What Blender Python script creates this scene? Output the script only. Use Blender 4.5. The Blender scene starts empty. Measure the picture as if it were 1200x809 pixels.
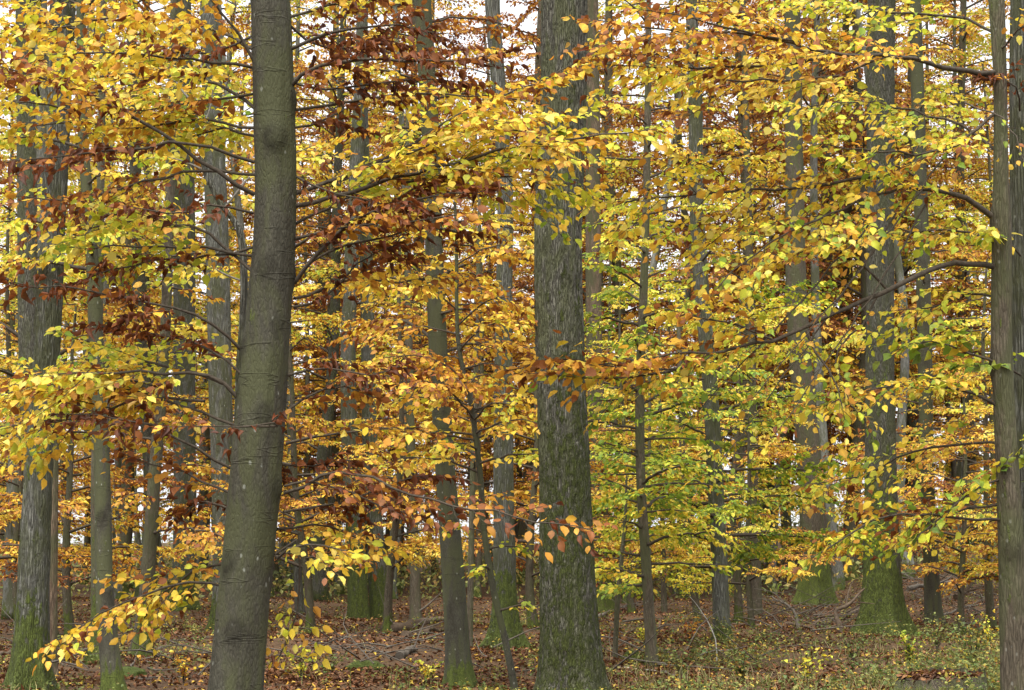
import bpy, math, random
import numpy as np

# ------------------------------------------------------------------ camera, light, exposure
SC = bpy.context.scene
COL = SC.collection
F = 2333.0                      # focal length in photo pixels (1200 px wide, 70 mm lens)
PITCH = math.atan(235.5 / F)
CAM_Z = 1.7
cam_d = bpy.data.cameras.new('camera')
cam = bpy.data.objects.new('camera', cam_d)
COL.objects.link(cam)
cam_d.sensor_width = 36.0
cam_d.lens = 36.0 * F / 1200.0
cam_d.clip_start = 0.5
cam_d.clip_end = 2000
cam.location = (0, 0, CAM_Z)
cam.rotation_euler = (math.pi / 2 + PITCH, 0, 0)
SC.camera = cam

SUN_EL, SUN_AZ = math.radians(66), math.radians(200)    # soft light from behind the camera
world = bpy.data.worlds.new('World')
SC.world = world
world.use_nodes = True
wn, wl = world.node_tree.nodes, world.node_tree.links
wn.clear()
sky = wn.new('ShaderNodeTexSky')
sky.sky_type = 'NISHITA'
sky.sun_disc = False
sky.sun_elevation = SUN_EL
sky.sun_rotation = SUN_AZ
sky.air_density = 1.0
sky.dust_density = 6.0
sky.ozone_density = 1.0
bw = wn.new('ShaderNodeRGBToBW')
grey = wn.new('ShaderNodeMix')
grey.data_type = 'RGBA'
grey.inputs[0].default_value = 0.86        # cloud cover takes the blue out
bg = wn.new('ShaderNodeBackground')
bg.inputs['Strength'].default_value = 0.11
wo = wn.new('ShaderNodeOutputWorld')
wl.new(sky.outputs[0], bw.inputs[0])
wl.new(sky.outputs[0], grey.inputs[6])
wl.new(bw.outputs[0], grey.inputs[7])
even = wn.new('ShaderNodeMix')             # an even layer of cloud over the whole sky
even.data_type = 'RGBA'
even.inputs[0].default_value = 0.6
even.inputs[7].default_value = (4.6, 4.7, 4.9, 1)
wl.new(grey.outputs[2], even.inputs[6])
wl.new(even.outputs[2], bg.inputs['Color'])
wl.new(bg.outputs[0], wo.inputs['Surface'])

sun_d = bpy.data.lights.new('sun', 'SUN')
sun_d.energy = 1.5
sun_d.angle = math.radians(40)
sun_d.color = (1.0, 0.965, 0.91)
sun = bpy.data.objects.new('sun', sun_d)
COL.objects.link(sun)
sun.rotation_euler = (math.pi / 2 - SUN_EL, 0, math.pi - SUN_AZ)
sun.location = (0, -20, 40)

SC.render.engine = 'CYCLES'
SC.view_settings.view_transform = 'Standard'
SC.view_settings.look = 'None'
SC.view_settings.gamma = 1.0
SC.view_settings.exposure = 1.88
cy = SC.cycles
cy.max_bounces = 7
cy.diffuse_bounces = 2
cy.glossy_bounces = 2
cy.transmission_bounces = 5
cy.transparent_max_bounces = 4
cy.use_denoising = True
cy.denoiser = 'OPENIMAGEDENOISE'
cy.sample_clamp_indirect = 8.0

RNG = np.random.default_rng(11)
random.seed(11)

# ------------------------------------------------------------------ helpers
def P(px, py, d):
    """pixel direction -> point at forward distance d (metres along Y)"""
    xc, yc = (px - 600) / F, (404.5 - py) / F
    X, Y, Z = xc, math.cos(PITCH) - yc * math.sin(PITCH), math.sin(PITCH) + yc * math.cos(PITCH)
    k = d / Y
    return np.array([X * k, d, CAM_Z + Z * k])

def nrm(v):
    return v / np.maximum(np.linalg.norm(v, axis=-1, keepdims=True), 1e-9)

def hash3(i, j, k):
    h = (i * 374761393 + j * 668265263 + k * 2147483647 % 1274126177) & 0xFFFFFFFF
    h = ((h ^ (h >> 13)) * 1274126177) & 0xFFFFFFFF
    h = ((h ^ (h >> 16)) * 2246822519) & 0xFFFFFFFF
    return ((h ^ (h >> 15)) & 0xFFFF) / 65535.0

def vnoise(p):
    p = np.asarray(p, float)
    f = np.floor(p)
    i = f.astype(np.int64)
    t = p - f
    t = t * t * (3 - 2 * t)
    out = 0
    for a in (0, 1):
        for b in (0, 1):
            for c in (0, 1):
                w = (t[..., 0] if a else 1 - t[..., 0]) * (t[..., 1] if b else 1 - t[..., 1]) * (t[..., 2] if c else 1 - t[..., 2])
                out = out + w * hash3(i[..., 0] + a, i[..., 1] + b * 57, i[..., 2] + c * 113 + 7)
    return out

def fbm(p, o=3):
    s, a, tot = 0, 1.0, 0
    for k in range(o):
        s = s + a * vnoise(p * 2 ** k + 13.7 * k)
        tot += a
        a *= .5
    return s / tot

def gz(x, y):
    """height of the woodland floor"""
    x, y = np.asarray(x, float), np.asarray(y, float)
    z = 0.10 * np.sin(x * .31 + 1.3) * np.sin(y * .21) + 0.05 * np.sin(x * 1.1 + y * .7)
    z = z * np.clip((y - 4) / 10, 0, 1)
    z = z + np.clip(y - 52, 0, None) * .014 + np.clip(y - 42, 0, 22) * np.clip(x - 8.5, 0, 7) * .011
    return z

def mk_mesh(name, V, faces, col=None, mat=None, smooth=False, attrs=None):
    me = bpy.data.meshes.new(name)
    V = np.ascontiguousarray(V, np.float32)
    faces = [np.asarray(f, np.int32) for f in faces if len(f)]
    loops = np.concatenate([f.ravel() for f in faces])
    tot = np.concatenate([np.full(len(f), f.shape[1], np.int32) for f in faces])
    start = np.concatenate([[0], np.cumsum(tot)[:-1]]).astype(np.int32)
    me.vertices.add(len(V))
    me.vertices.foreach_set('co', V.ravel())
    me.loops.add(len(loops))
    me.loops.foreach_set('vertex_index', loops)
    me.polygons.add(len(tot))
    me.polygons.foreach_set('loop_start', start)
    me.polygons.foreach_set('loop_total', tot)
    if smooth:
        me.polygons.foreach_set('use_smooth', np.ones(len(tot), bool))
    if col is not None:
        a = me.color_attributes.new('Col', 'FLOAT_COLOR', 'POINT')
        c = np.ones((len(V), 4), np.float32)
        c[:, :3] = col
        a.data.foreach_set('color', c.ravel())
    for k, arr in (attrs or {}).items():
        a = me.attributes.new(k, 'FLOAT', 'POINT')
        a.data.foreach_set('value', np.ascontiguousarray(arr, np.float32))
    me.update(calc_edges=True)
    if mat:
        me.materials.append(mat)
    return me

def add(name, me, parent=None, loc=None, label=None, cat=None, group=None, kind=None):
    o = bpy.data.objects.new(name, me)
    COL.objects.link(o)
    if parent is not None:
        o.parent = parent
    if loc is not None:
        o.location = loc
    for k, v in (('label', label), ('category', cat), ('group', group), ('kind', kind)):
        if v:
            o[k] = v
    return o

def catmull(pts, n):
    pts = np.asarray(pts, float)
    if len(pts) == 2:
        t = np.linspace(0, 1, n)[:, None]
        return pts[0] * (1 - t) + pts[1] * t
    e = np.vstack([2 * pts[0] - pts[1], pts, 2 * pts[-1] - pts[-2]])
    seg = np.linalg.norm(np.diff(pts[:, :3], axis=0), axis=1)
    cum = np.concatenate([[0], np.cumsum(seg)])
    s = np.linspace(0, cum[-1], n)
    i = np.clip(np.searchsorted(cum, s, side='right') - 1, 0, len(seg) - 1)
    t = ((s - cum[i]) / np.maximum(seg[i], 1e-9))[:, None]
    p0, p1, p2, p3 = e[i], e[i + 1], e[i + 2], e[i + 3]
    return .5 * (2 * p1 + (p2 - p0) * t + (2 * p0 - 5 * p1 + 4 * p2 - p3) * t ** 2 + (3 * p1 - p0 - 3 * p2 + p3) * t ** 3)

def tubes(Pts, R, sides):
    """N polylines of K points -> verts, quads"""
    N, K, _ = Pts.shape
    T = np.empty_like(Pts)
    T[:, 1:-1] = Pts[:, 2:] - Pts[:, :-2]
    T[:, 0] = Pts[:, 1] - Pts[:, 0]
    T[:, -1] = Pts[:, -1] - Pts[:, -2]
    T = nrm(T)
    ref = np.where(np.abs(T[:, :1, 2:3]) > .9, np.array([1., 0, 0]), np.array([0, 0, 1.]))
    ref = np.broadcast_to(ref, T.shape)
    A = nrm(np.cross(T, ref))
    B = np.cross(T, A)
    th = np.arange(sides) / sides * 2 * np.pi
    V = Pts[:, :, None] + R[:, :, None, None] * (np.cos(th)[:, None] * A[:, :, None] + np.sin(th)[:, None] * B[:, :, None])
    V = V.reshape(-1, 3)
    n, k, s = np.meshgrid(np.arange(N), np.arange(K - 1), np.arange(sides), indexing='ij')
    b = (n * K + k) * sides
    s2 = (s + 1) % sides
    Q = np.stack([b + s, b + s2, b + sides + s2, b + sides + s], -1).reshape(-1, 4)
    return V, Q

class Geo:
    """collects verts and faces"""
    def __init__(self):
        self.V, self.Fs, self.C, self.n = [], {}, [], 0
    def put(self, V, Fc, C=None):
        V = np.asarray(V)
        for f in (Fc if isinstance(Fc, list) else [Fc]):
            f = np.asarray(f)
            self.Fs.setdefault(f.shape[1], []).append(f + self.n)
        self.V.append(V)
        if C is not None:
            self.C.append(C)
        self.n += len(V)
    def mesh(self, name, mat, off=None, smooth=False):
        V = np.concatenate(self.V)
        if off is not None:
            V = V - off
        C = np.concatenate(self.C) if self.C else None
        return mk_mesh(name, V, [np.concatenate(f) for f in self.Fs.values()], C, mat, smooth)

# ------------------------------------------------------------------ materials
def new_mat(name):
    m = bpy.data.materials.new(name)
    m.use_nodes = True
    m.node_tree.nodes.clear()
    return m, m.node_tree.nodes, m.node_tree.links

def N(ns, t, **kw):
    n = ns.new(t)
    for k, v in kw.items():
        if k.startswith('i_'):
            n.inputs[k[2:].replace('_', ' ')].default_value = v
        else:
            setattr(n, k, v)
    return n

def ramp(ns, stops):
    r = ns.new('ShaderNodeValToRGB')
    e = r.color_ramp.elements
    while len(e) < len(stops):
        e.new(.5)
    for q, (p, c) in zip(e, stops):
        q.position = p
        q.color = (c, c, c, 1) if not isinstance(c, tuple) else (*c, 1)
    return r

def mixc(ns, ls, fac, a, b, mode='MIX'):
    m = ns.new('ShaderNodeMix')
    m.data_type = 'RGBA'
    m.blend_type = mode
    for sock, v in ((m.inputs[0], fac), (m.inputs[6], a), (m.inputs[7], b)):
        if hasattr(v, 'links'):
            ls.new(v, sock)
        elif isinstance(v, tuple):
            sock.default_value = (*v, 1)
        else:
            sock.default_value = v
    return m.outputs[2]

def math_n(ns, ls, op, a, b=None, clamp=False):
    m = ns.new('ShaderNodeMath')
    m.operation = op
    m.use_clamp = clamp
    for s, v in zip(m.inputs, (a, b)):
        if v is None:
            continue
        if hasattr(v, 'links'):
            ls.new(v, s)
        else:
            s.default_value = v
    return m.outputs[0]

def obj_coord(ns, ls, scale, seed=True):
    tc = ns.new('ShaderNodeTexCoord')
    mp = ns.new('ShaderNodeMapping')
    mp.inputs['Scale'].default_value = scale
    ls.new(tc.outputs['Object'], mp.inputs['Vector'])
    return mp.outputs[0]

def leaf_material(name, trans=.45, gloss=.022):
    m, ns, ls = new_mat(name)
    at = N(ns, 'ShaderNodeAttribute', attribute_name='Col')
    tc = obj_coord(ns, ls, (55, 55, 55))
    nz = N(ns, 'ShaderNodeTexNoise', i_Scale=1.0, i_Detail=2.0)
    ls.new(tc, nz.inputs['Vector'])
    rp = ramp(ns, [(.35, .78), (.65, 1.12)])
    ls.new(nz.outputs[0], rp.inputs[0])
    c = mixc(ns, ls, 1.0, at.outputs['Color'], rp.outputs[0], 'MULTIPLY')
    di = N(ns, 'ShaderNodeBsdfDiffuse')
    tr = N(ns, 'ShaderNodeBsdfTranslucent')
    gl = N(ns, 'ShaderNodeBsdfGlossy', i_Roughness=.6)
    ls.new(c, di.inputs[0])
    ls.new(c, tr.inputs[0])
    mx = N(ns, 'ShaderNodeMixShader')
    mx.inputs[0].default_value = trans
    ls.new(di.outputs[0], mx.inputs[1])
    ls.new(tr.outputs[0], mx.inputs[2])
    m2 = N(ns, 'ShaderNodeMixShader')
    m2.inputs[0].default_value = gloss
    ls.new(mx.outputs[0], m2.inputs[1])
    ls.new(gl.outputs[0], m2.inputs[2])
    out = N(ns, 'ShaderNodeOutputMaterial')
    ls.new(m2.outputs[0], out.inputs[0])
    return m

def bark_material(name, base, dark, light, fiss, moss=(.085, .108, .020), ring=0, bump=.6, zs=.13, fscale=42, lichen=.5):
    """tree bark; attribute 'moss' (0..1) says where moss has grown"""
    m, ns, ls = new_mat(name)
    oi = N(ns, 'ShaderNodeObjectInfo')
    # fissures: stretched vertically
    v1 = obj_coord(ns, ls, (fscale, fscale, fscale * zs))
    vo = N(ns, 'ShaderNodeTexVoronoi', feature='DISTANCE_TO_EDGE', i_Scale=1.0)
    nz0 = N(ns, 'ShaderNodeTexNoise', i_Scale=.9, i_Detail=3.0)
    ls.new(v1, nz0.inputs['Vector'])
    wv = mixc(ns, ls, .9, v1, nz0.outputs['Color'], 'ADD')
    ls.new(wv, vo.inputs['Vector'])
    v2 = obj_coord(ns, ls, (9, 9, 2.2))
    nz = N(ns, 'ShaderNodeTexNoise', i_Scale=1.0, i_Detail=6.0, i_Roughness=.65)
    ls.new(v2, nz.inputs['Vector'])
    v3 = obj_coord(ns, ls, (70, 70, 40))
    fine = N(ns, 'ShaderNodeTexNoise', i_Scale=1.0, i_Detail=4.0, i_Roughness=.7)
    ls.new(v3, fine.inputs['Vector'])
    r1 = ramp(ns, [(.32, 0.), (.68, 1.)])
    ls.new(nz.outputs[0], r1.inputs[0])
    c = mixc(ns, ls, r1.outputs[0], base, light)
    rv = ramp(ns, [(.0, 0.), (.24, 1.)])
    ls.new(vo.outputs['Distance'], rv.inputs[0])
    inv = math_n(ns, ls, 'SUBTRACT', 1.0, rv.outputs[0])
    c = mixc(ns, ls, math_n(ns, ls, 'MULTIPLY', inv, fiss), c, dark)
    rf = ramp(ns, [(.3, .72), (.7, 1.22)])
    ls.new(fine.outputs[0], rf.inputs[0])
    c = mixc(ns, ls, 1.0, c, rf.outputs[0], 'MULTIPLY')
    v7 = obj_coord(ns, ls, (4.5, 4.5, 1.3))
    alg = N(ns, 'ShaderNodeTexNoise', i_Scale=1.0, i_Detail=5.0, i_Roughness=.6, i_Distortion=.6)
    ls.new(v7, alg.inputs['Vector'])
    ra_ = ramp(ns, [(.44, 0.), (.56, .8)])
    ls.new(alg.outputs[0], ra_.inputs[0])
    c = mixc(ns, ls, ra_.outputs[0], c, (.070, .074, .034))
    rd = ramp(ns, [(.30, .6), (.42, 0.)])
    ls.new(alg.outputs[0], rd.inputs[0])
    c = mixc(ns, ls, rd.outputs[0], c, dark)
    # pale lichen flecks
    v4 = obj_coord(ns, ls, (11, 11, 7))
    vl = N(ns, 'ShaderNodeTexVoronoi', feature='F1', i_Scale=1.0)
    ls.new(v4, vl.inputs['Vector'])
    add_d = math_n(ns, ls, 'ADD', vl.outputs['Distance'], math_n(ns, ls, 'MULTIPLY', fine.outputs[0], .16))
    rl = ramp(ns, [(.15, 1.), (.2, 0.)])
    ls.new(add_d, rl.inputs[0])
    c = mixc(ns, ls, math_n(ns, ls, 'MULTIPLY', rl.outputs[0], lichen), c, (.33, .34, .29))
    sc_ = N(ns, 'ShaderNodeAttribute', attribute_name='scar')
    c = mixc(ns, ls, math_n(ns, ls, 'MULTIPLY', math_n(ns, ls, 'MULTIPLY', sc_.outputs['Fac'], nz.outputs[0]), 1.5, True), c, dark)
    # per-tree tone
    tone = N(ns, 'ShaderNodeMapRange')
    tone.inputs[3].default_value = .82
    tone.inputs[4].default_value = 1.15
    ls.new(oi.outputs['Random'], tone.inputs[0])
    c = mixc(ns, ls, 1.0, c, tone.outputs[0], 'MULTIPLY')
    h = math_n(ns, ls, 'ADD', math_n(ns, ls, 'MULTIPLY', rv.outputs[0], fiss), math_n(ns, ls, 'MULTIPLY', fine.outputs[0], .35))
    if ring:
        v5 = obj_coord(ns, ls, (1.6, 1.6, 11))
        rn = N(ns, 'ShaderNodeTexNoise', i_Scale=1.0, i_Detail=3.0)
        ls.new(v5, rn.inputs['Vector'])
        rr = ramp(ns, [(.60, 0.), (.615, 1.), (.64, 0.)])
        ls.new(rn.outputs[0], rr.inputs[0])
        h = math_n(ns, ls, 'ADD', h, math_n(ns, ls, 'MULTIPLY', rr.outputs[0], ring))
        c = mixc(ns, ls, math_n(ns, ls, 'MULTIPLY', rr.outputs[0], .35), c, dark)
    # moss
    am = N(ns, 'ShaderNodeAttribute', attribute_name='moss')
    v6 = obj_coord(ns, ls, (19, 19, 8))
    mn = N(ns, 'ShaderNodeTexNoise', i_Scale=1.0, i_Detail=5.0, i_Roughness=.7)
    ls.new(v6, mn.inputs['Vector'])
    s = math_n(ns, ls, 'ADD', am.outputs['Fac'], math_n(ns, ls, 'MULTIPLY', math_n(ns, ls, 'SUBTRACT', mn.outputs[0], .5), 1.9))
    rm = ramp(ns, [(.50, 0.), (.70, .92)])
    ls.new(s, rm.inputs[0])
    rq = ramp(ns, [(.36, 0.), (.64, 1.)])
    ls.new(mixc(ns, ls, .5, fine.outputs[0], mn.outputs[0]), rq.inputs[0])
    mossc = mixc(ns, ls, rq.outputs[0], tuple(x * .22 for x in moss), tuple(x * 1.25 for x in moss))
    c = mixc(ns, ls, rm.outputs[0], c, mossc)
    h = math_n(ns, ls, 'ADD', h, math_n(ns, ls, 'MULTIPLY', math_n(ns, ls, 'MULTIPLY', mn.outputs[0], rm.outputs[0]), 1.2))
    bp = N(ns, 'ShaderNodeBump', i_Strength=bump, i_Distance=.02)
    ls.new(h, bp.inputs['Height'])
    b = N(ns, 'ShaderNodeBsdfPrincipled', i_Roughness=.88)
    b.inputs['Specular IOR Level'].default_value = .18
    ls.new(c, b.inputs['Base Color'])
    ls.new(bp.outputs[0], b.inputs['Normal'])
    out = N(ns, 'ShaderNodeOutputMaterial')
    ls.new(b.outputs[0], out.inputs[0])
    return m

def simple_mat(name, c1, c2, scale=20, rough=.9, bump=.3, stretch=(1, 1, 1)):
    m, ns, ls = new_mat(name)
    v = obj_coord(ns, ls, tuple(scale * s for s in stretch))
    nz = N(ns, 'ShaderNodeTexNoise', i_Scale=1.0, i_Detail=6.0, i_Roughness=.65)
    ls.new(v, nz.inputs['Vector'])
    r = ramp(ns, [(.3, c1), (.7, c2)])
    ls.new(nz.outputs[0], r.inputs[0])
    bp = N(ns, 'ShaderNodeBump', i_Strength=bump, i_Distance=.02)
    ls.new(nz.outputs[0], bp.inputs['Height'])
    b = N(ns, 'ShaderNodeBsdfPrincipled', i_Roughness=rough)
    b.inputs['Specular IOR Level'].default_value = .2
    ls.new(r.outputs[0], b.inputs['Base Color'])
    ls.new(bp.outputs[0], b.inputs['Normal'])
    out = N(ns, 'ShaderNodeOutputMaterial')
    ls.new(b.outputs[0], out.inputs[0])
    return m

M_LEAF = leaf_material('leaf')
M_LITTER = leaf_material('fallen_leaf', trans=.12, gloss=.02)
M_HERB = leaf_material('herb', trans=.4)
M_BEECH = bark_material('beech_bark', (.050, .046, .032), (.016, .014, .009), (.080, .076, .055), .32, ring=.6, bump=.45, zs=.3, fscale=60, lichen=.5)
M_OAK = bark_material('oak_bark', (.096, .091, .069), (.028, .025, .018), (.142, .136, .106), .75, moss=(.050, .060, .012), bump=1.0, zs=.13, fscale=44, lichen=.12)
M_OAKG = bark_material('mossy_oak_bark', (.096, .091, .069), (.028, .025, .018), (.142, .136, .106), .75, bump=1.0, zs=.13, fscale=44, lichen=.25)
M_GREY = bark_material('grey_bark', (.118, .117, .096), (.030, .028, .021), (.188, .187, .158), .7, bump=1.0, zs=.09, fscale=42, lichen=.5)
M_FAR = bark_material('pale_bark', (.165, .165, .140), (.05, .048, .04), (.24, .24, .21), .6, bump=.6, zs=.12, fscale=36, lichen=.3)
M_DARK = bark_material('dark_bark', (.085, .068, .045), (.025, .02, .013), (.13, .11, .078), .5, bump=.7, zs=.15, fscale=46, lichen=.3)
M_DEAD = bark_material('dead_bark', (.15, .10, .064), (.045, .03, .02), (.21, .16, .11), .6, bump=.7, zs=.1, fscale=40, lichen=.2)
M_TWIG = simple_mat('twig_bark', (.035, .026, .018), (.085, .07, .05), 40)
M_TWIGG = simple_mat('grey_twig_bark', (.085, .075, .06), (.17, .155, .125), 40)
M_STICK = simple_mat('dead_stick', (.055, .045, .034), (.13, .112, .09), 30)
M_PALE = simple_mat('pale_stick', (.20, .185, .155), (.36, .34, .30), 30)
M_LOG = simple_mat('rotten_log', (.05, .036, .024), (.13, .095, .065), 14)
M_MOSS = simple_mat('moss', (.022, .032, .007), (.075, .095, .018), 40, bump=1.0)
M_CUT = simple_mat('stump_wood', (.022, .016, .010), (.075, .052, .033), 22, bump=1.0, stretch=(1, 1, .35))

# palettes: linear colours with weights
YEL, YLT, YGR, GRN, DGR = (.80, .59, .050), (.84, .70, .14), (.54, .57, .045), (.22, .33, .035), (.10, .18, .026)
ORA, AMB, RUS, BRN, DBR = (.58, .27, .030), (.75, .45, .045), (.29, .100, .024), (.16, .045, .012), (.08, .024, .009)
PAL = {
    'yellow': [(YEL, 5), (YLT, 2.6), (YGR, 2.4), (AMB, 2.2), (ORA, 1.3), (BRN, .9), (RUS, .7)],
    'ygreen': [(YGR, 5), (YEL, 3.5), (YLT, 1.5), (GRN, 1.2), (AMB, .6)],
    'green': [(GRN, 5), (YGR, 3.2), (DGR, 1.6), (YEL, 1.0), (AMB, .2)],
    'gold': [(YEL, 4), (AMB, 3.4), (ORA, 2.8), (YLT, 1.2), (RUS, 1.5), (BRN, 1.0), (YGR, .6)],
    'orange': [(ORA, 4), (AMB, 3), (RUS, 3), (YEL, 1.5), (BRN, .8)],
    'rust': [(RUS, 5), (ORA, 2.2), (BRN, 2.5), (AMB, .8)],
    'brown': [(BRN, 6), (DBR, 3), (RUS, 2.0), (ORA, .4), (AMB, .3)],
    'mixbrown': [(BRN, 3), (RUS, 2.5), (ORA, 2), (YEL, 2.2), (YGR, .7)],
    'mixright': [(YEL, 3), (YGR, 3.6), (AMB, 1.3), (ORA, 1.0), (GRN, 1.9), (RUS, .7), (YLT, .8), (BRN, .4)],
}

def colours(pal, key, n):
    """per-leaf colours, twig by twig alike (key = twig index)"""
    p = PAL[pal]
    cols = np.array([c for c, _ in p])
    w = np.array([x for _, x in p], float)
    cw = np.cumsum(w / w.sum())
    nk = int(key.max()) + 1 if len(key) else 1
    base = np.searchsorted(cw, RNG.random(nk))[key]
    own = np.searchsorted(cw, RNG.random(n))
    pick = np.where(RNG.random(n) < .38, base, own)
    c = cols[np.clip(pick, 0, len(cols) - 1)]
    c2 = cols[np.clip(own, 0, len(cols) - 1)]
    t = RNG.random((n, 1)) * .35
    c = c * (1 - t) + c2 * t
    return c * RNG.uniform(.78, 1.18, (n, 1)) * RNG.uniform(.94, 1.06, (n, 3))

# ------------------------------------------------------------------ leaves
#  columns: along, across, up
LEAF8 = np.array([[0, 0, 0], [.34, 0, -.03], [.68, 0, -.02], [1.0, 0, -.10],
                  [.24, .29, .05], [.60, .33, .06], [.24, -.29, .05], [.60, -.33, .06],
                  [.88, .12, -.03], [.88, -.12, -.03]])
LEAF8_T = np.array([[0, 4, 1], [0, 1, 6], [2, 5, 8], [2, 9, 7], [2, 8, 3], [2, 3, 9]])
LEAF8_Q = np.array([[1, 4, 5, 2], [1, 2, 7, 6]])
LEAF4 = np.array([[0, 0, 0], [1., 0, -.06], [.28, .31, .05], [.70, .29, .03], [.28, -.31, .05], [.70, -.29, .03]])
LEAF4_Q = np.array([[0, 1, 3, 2], [0, 4, 5, 1]])
LEAF2 = np.array([[0, 0, 0], [.45, .30, .05], [1., 0, -.05], [.5, -.30, .05]])
LEAF2_T = np.array([[0, 2, 1], [0, 3, 2]])

def leaf_frames(D, Nn):
    D = nrm(D)
    S = nrm(np.cross(Nn, D))
    U = np.cross(D, S)
    return D, S, U

def leaf_geo(L, lod):
    pos, D, Nn, size, colr = L
    D, S, U = leaf_frames(D, Nn)
    T = {0: LEAF8, 1: LEAF4, 2: LEAF2}[lod]
    k = len(T)
    dead = (colr[:, 1] < .075)[:, None] * RNG.uniform(.4, 1, (len(pos), 1))        # withered leaves curl up and narrow
    wv = (RNG.uniform(.85, 1.2, (len(pos), 1)) * (1 - .45 * dead))[..., None]
    curl = RNG.normal(0, .7, (len(pos), 1)) + 1 + dead * RNG.uniform(2, 6, (len(pos), 1))
    up = T[None, :, 2] * curl * 1.2 + ((-.22 * RNG.random((len(pos), 1)) + dead * RNG.normal(0, .35, (len(pos), 1))) * T[None, :, 0] ** 2)
    V = pos[:, None] + size[:, None, None] * (T[None, :, 0, None] * D[:, None] + wv * T[None, :, 1, None] * S[:, None] + up[:, :, None] * U[:, None])
    bend = RNG.normal(0, .13, (len(pos), 1)) * T[None, :, 0] ** 2 + RNG.normal(0, .028, (len(pos), k)) * (np.abs(T[None, :, 1]) > 0)
    V = V + (size[:, None] * bend)[..., None] * S[:, None]
    off = (np.arange(len(pos)) * k)[:, None, None]
    fs = {0: [LEAF8_T, LEAF8_Q], 1: [LEAF4_Q], 2: [LEAF2_T]}[lod]
    faces = [(f[None] + off).reshape(-1, f.shape[1]) for f in fs]
    C = np.repeat(colr[:, None], k, axis=1)
    edge = np.clip(np.abs(T[:, 1]) * 3.2 + (T[:, 0] > .8) * .8, 0, 1)          # browning starts at the margin and tip
    e = (RNG.random((len(pos), 1)) ** 2.2 * .75 * edge[None] * RNG.uniform(.3, 1, (len(pos), k)))[..., None]
    C = C * (1 - e) + np.array([.26, .085, .02]) * e
    return V.reshape(-1, 3), faces, C.reshape(-1, 3)

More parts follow.
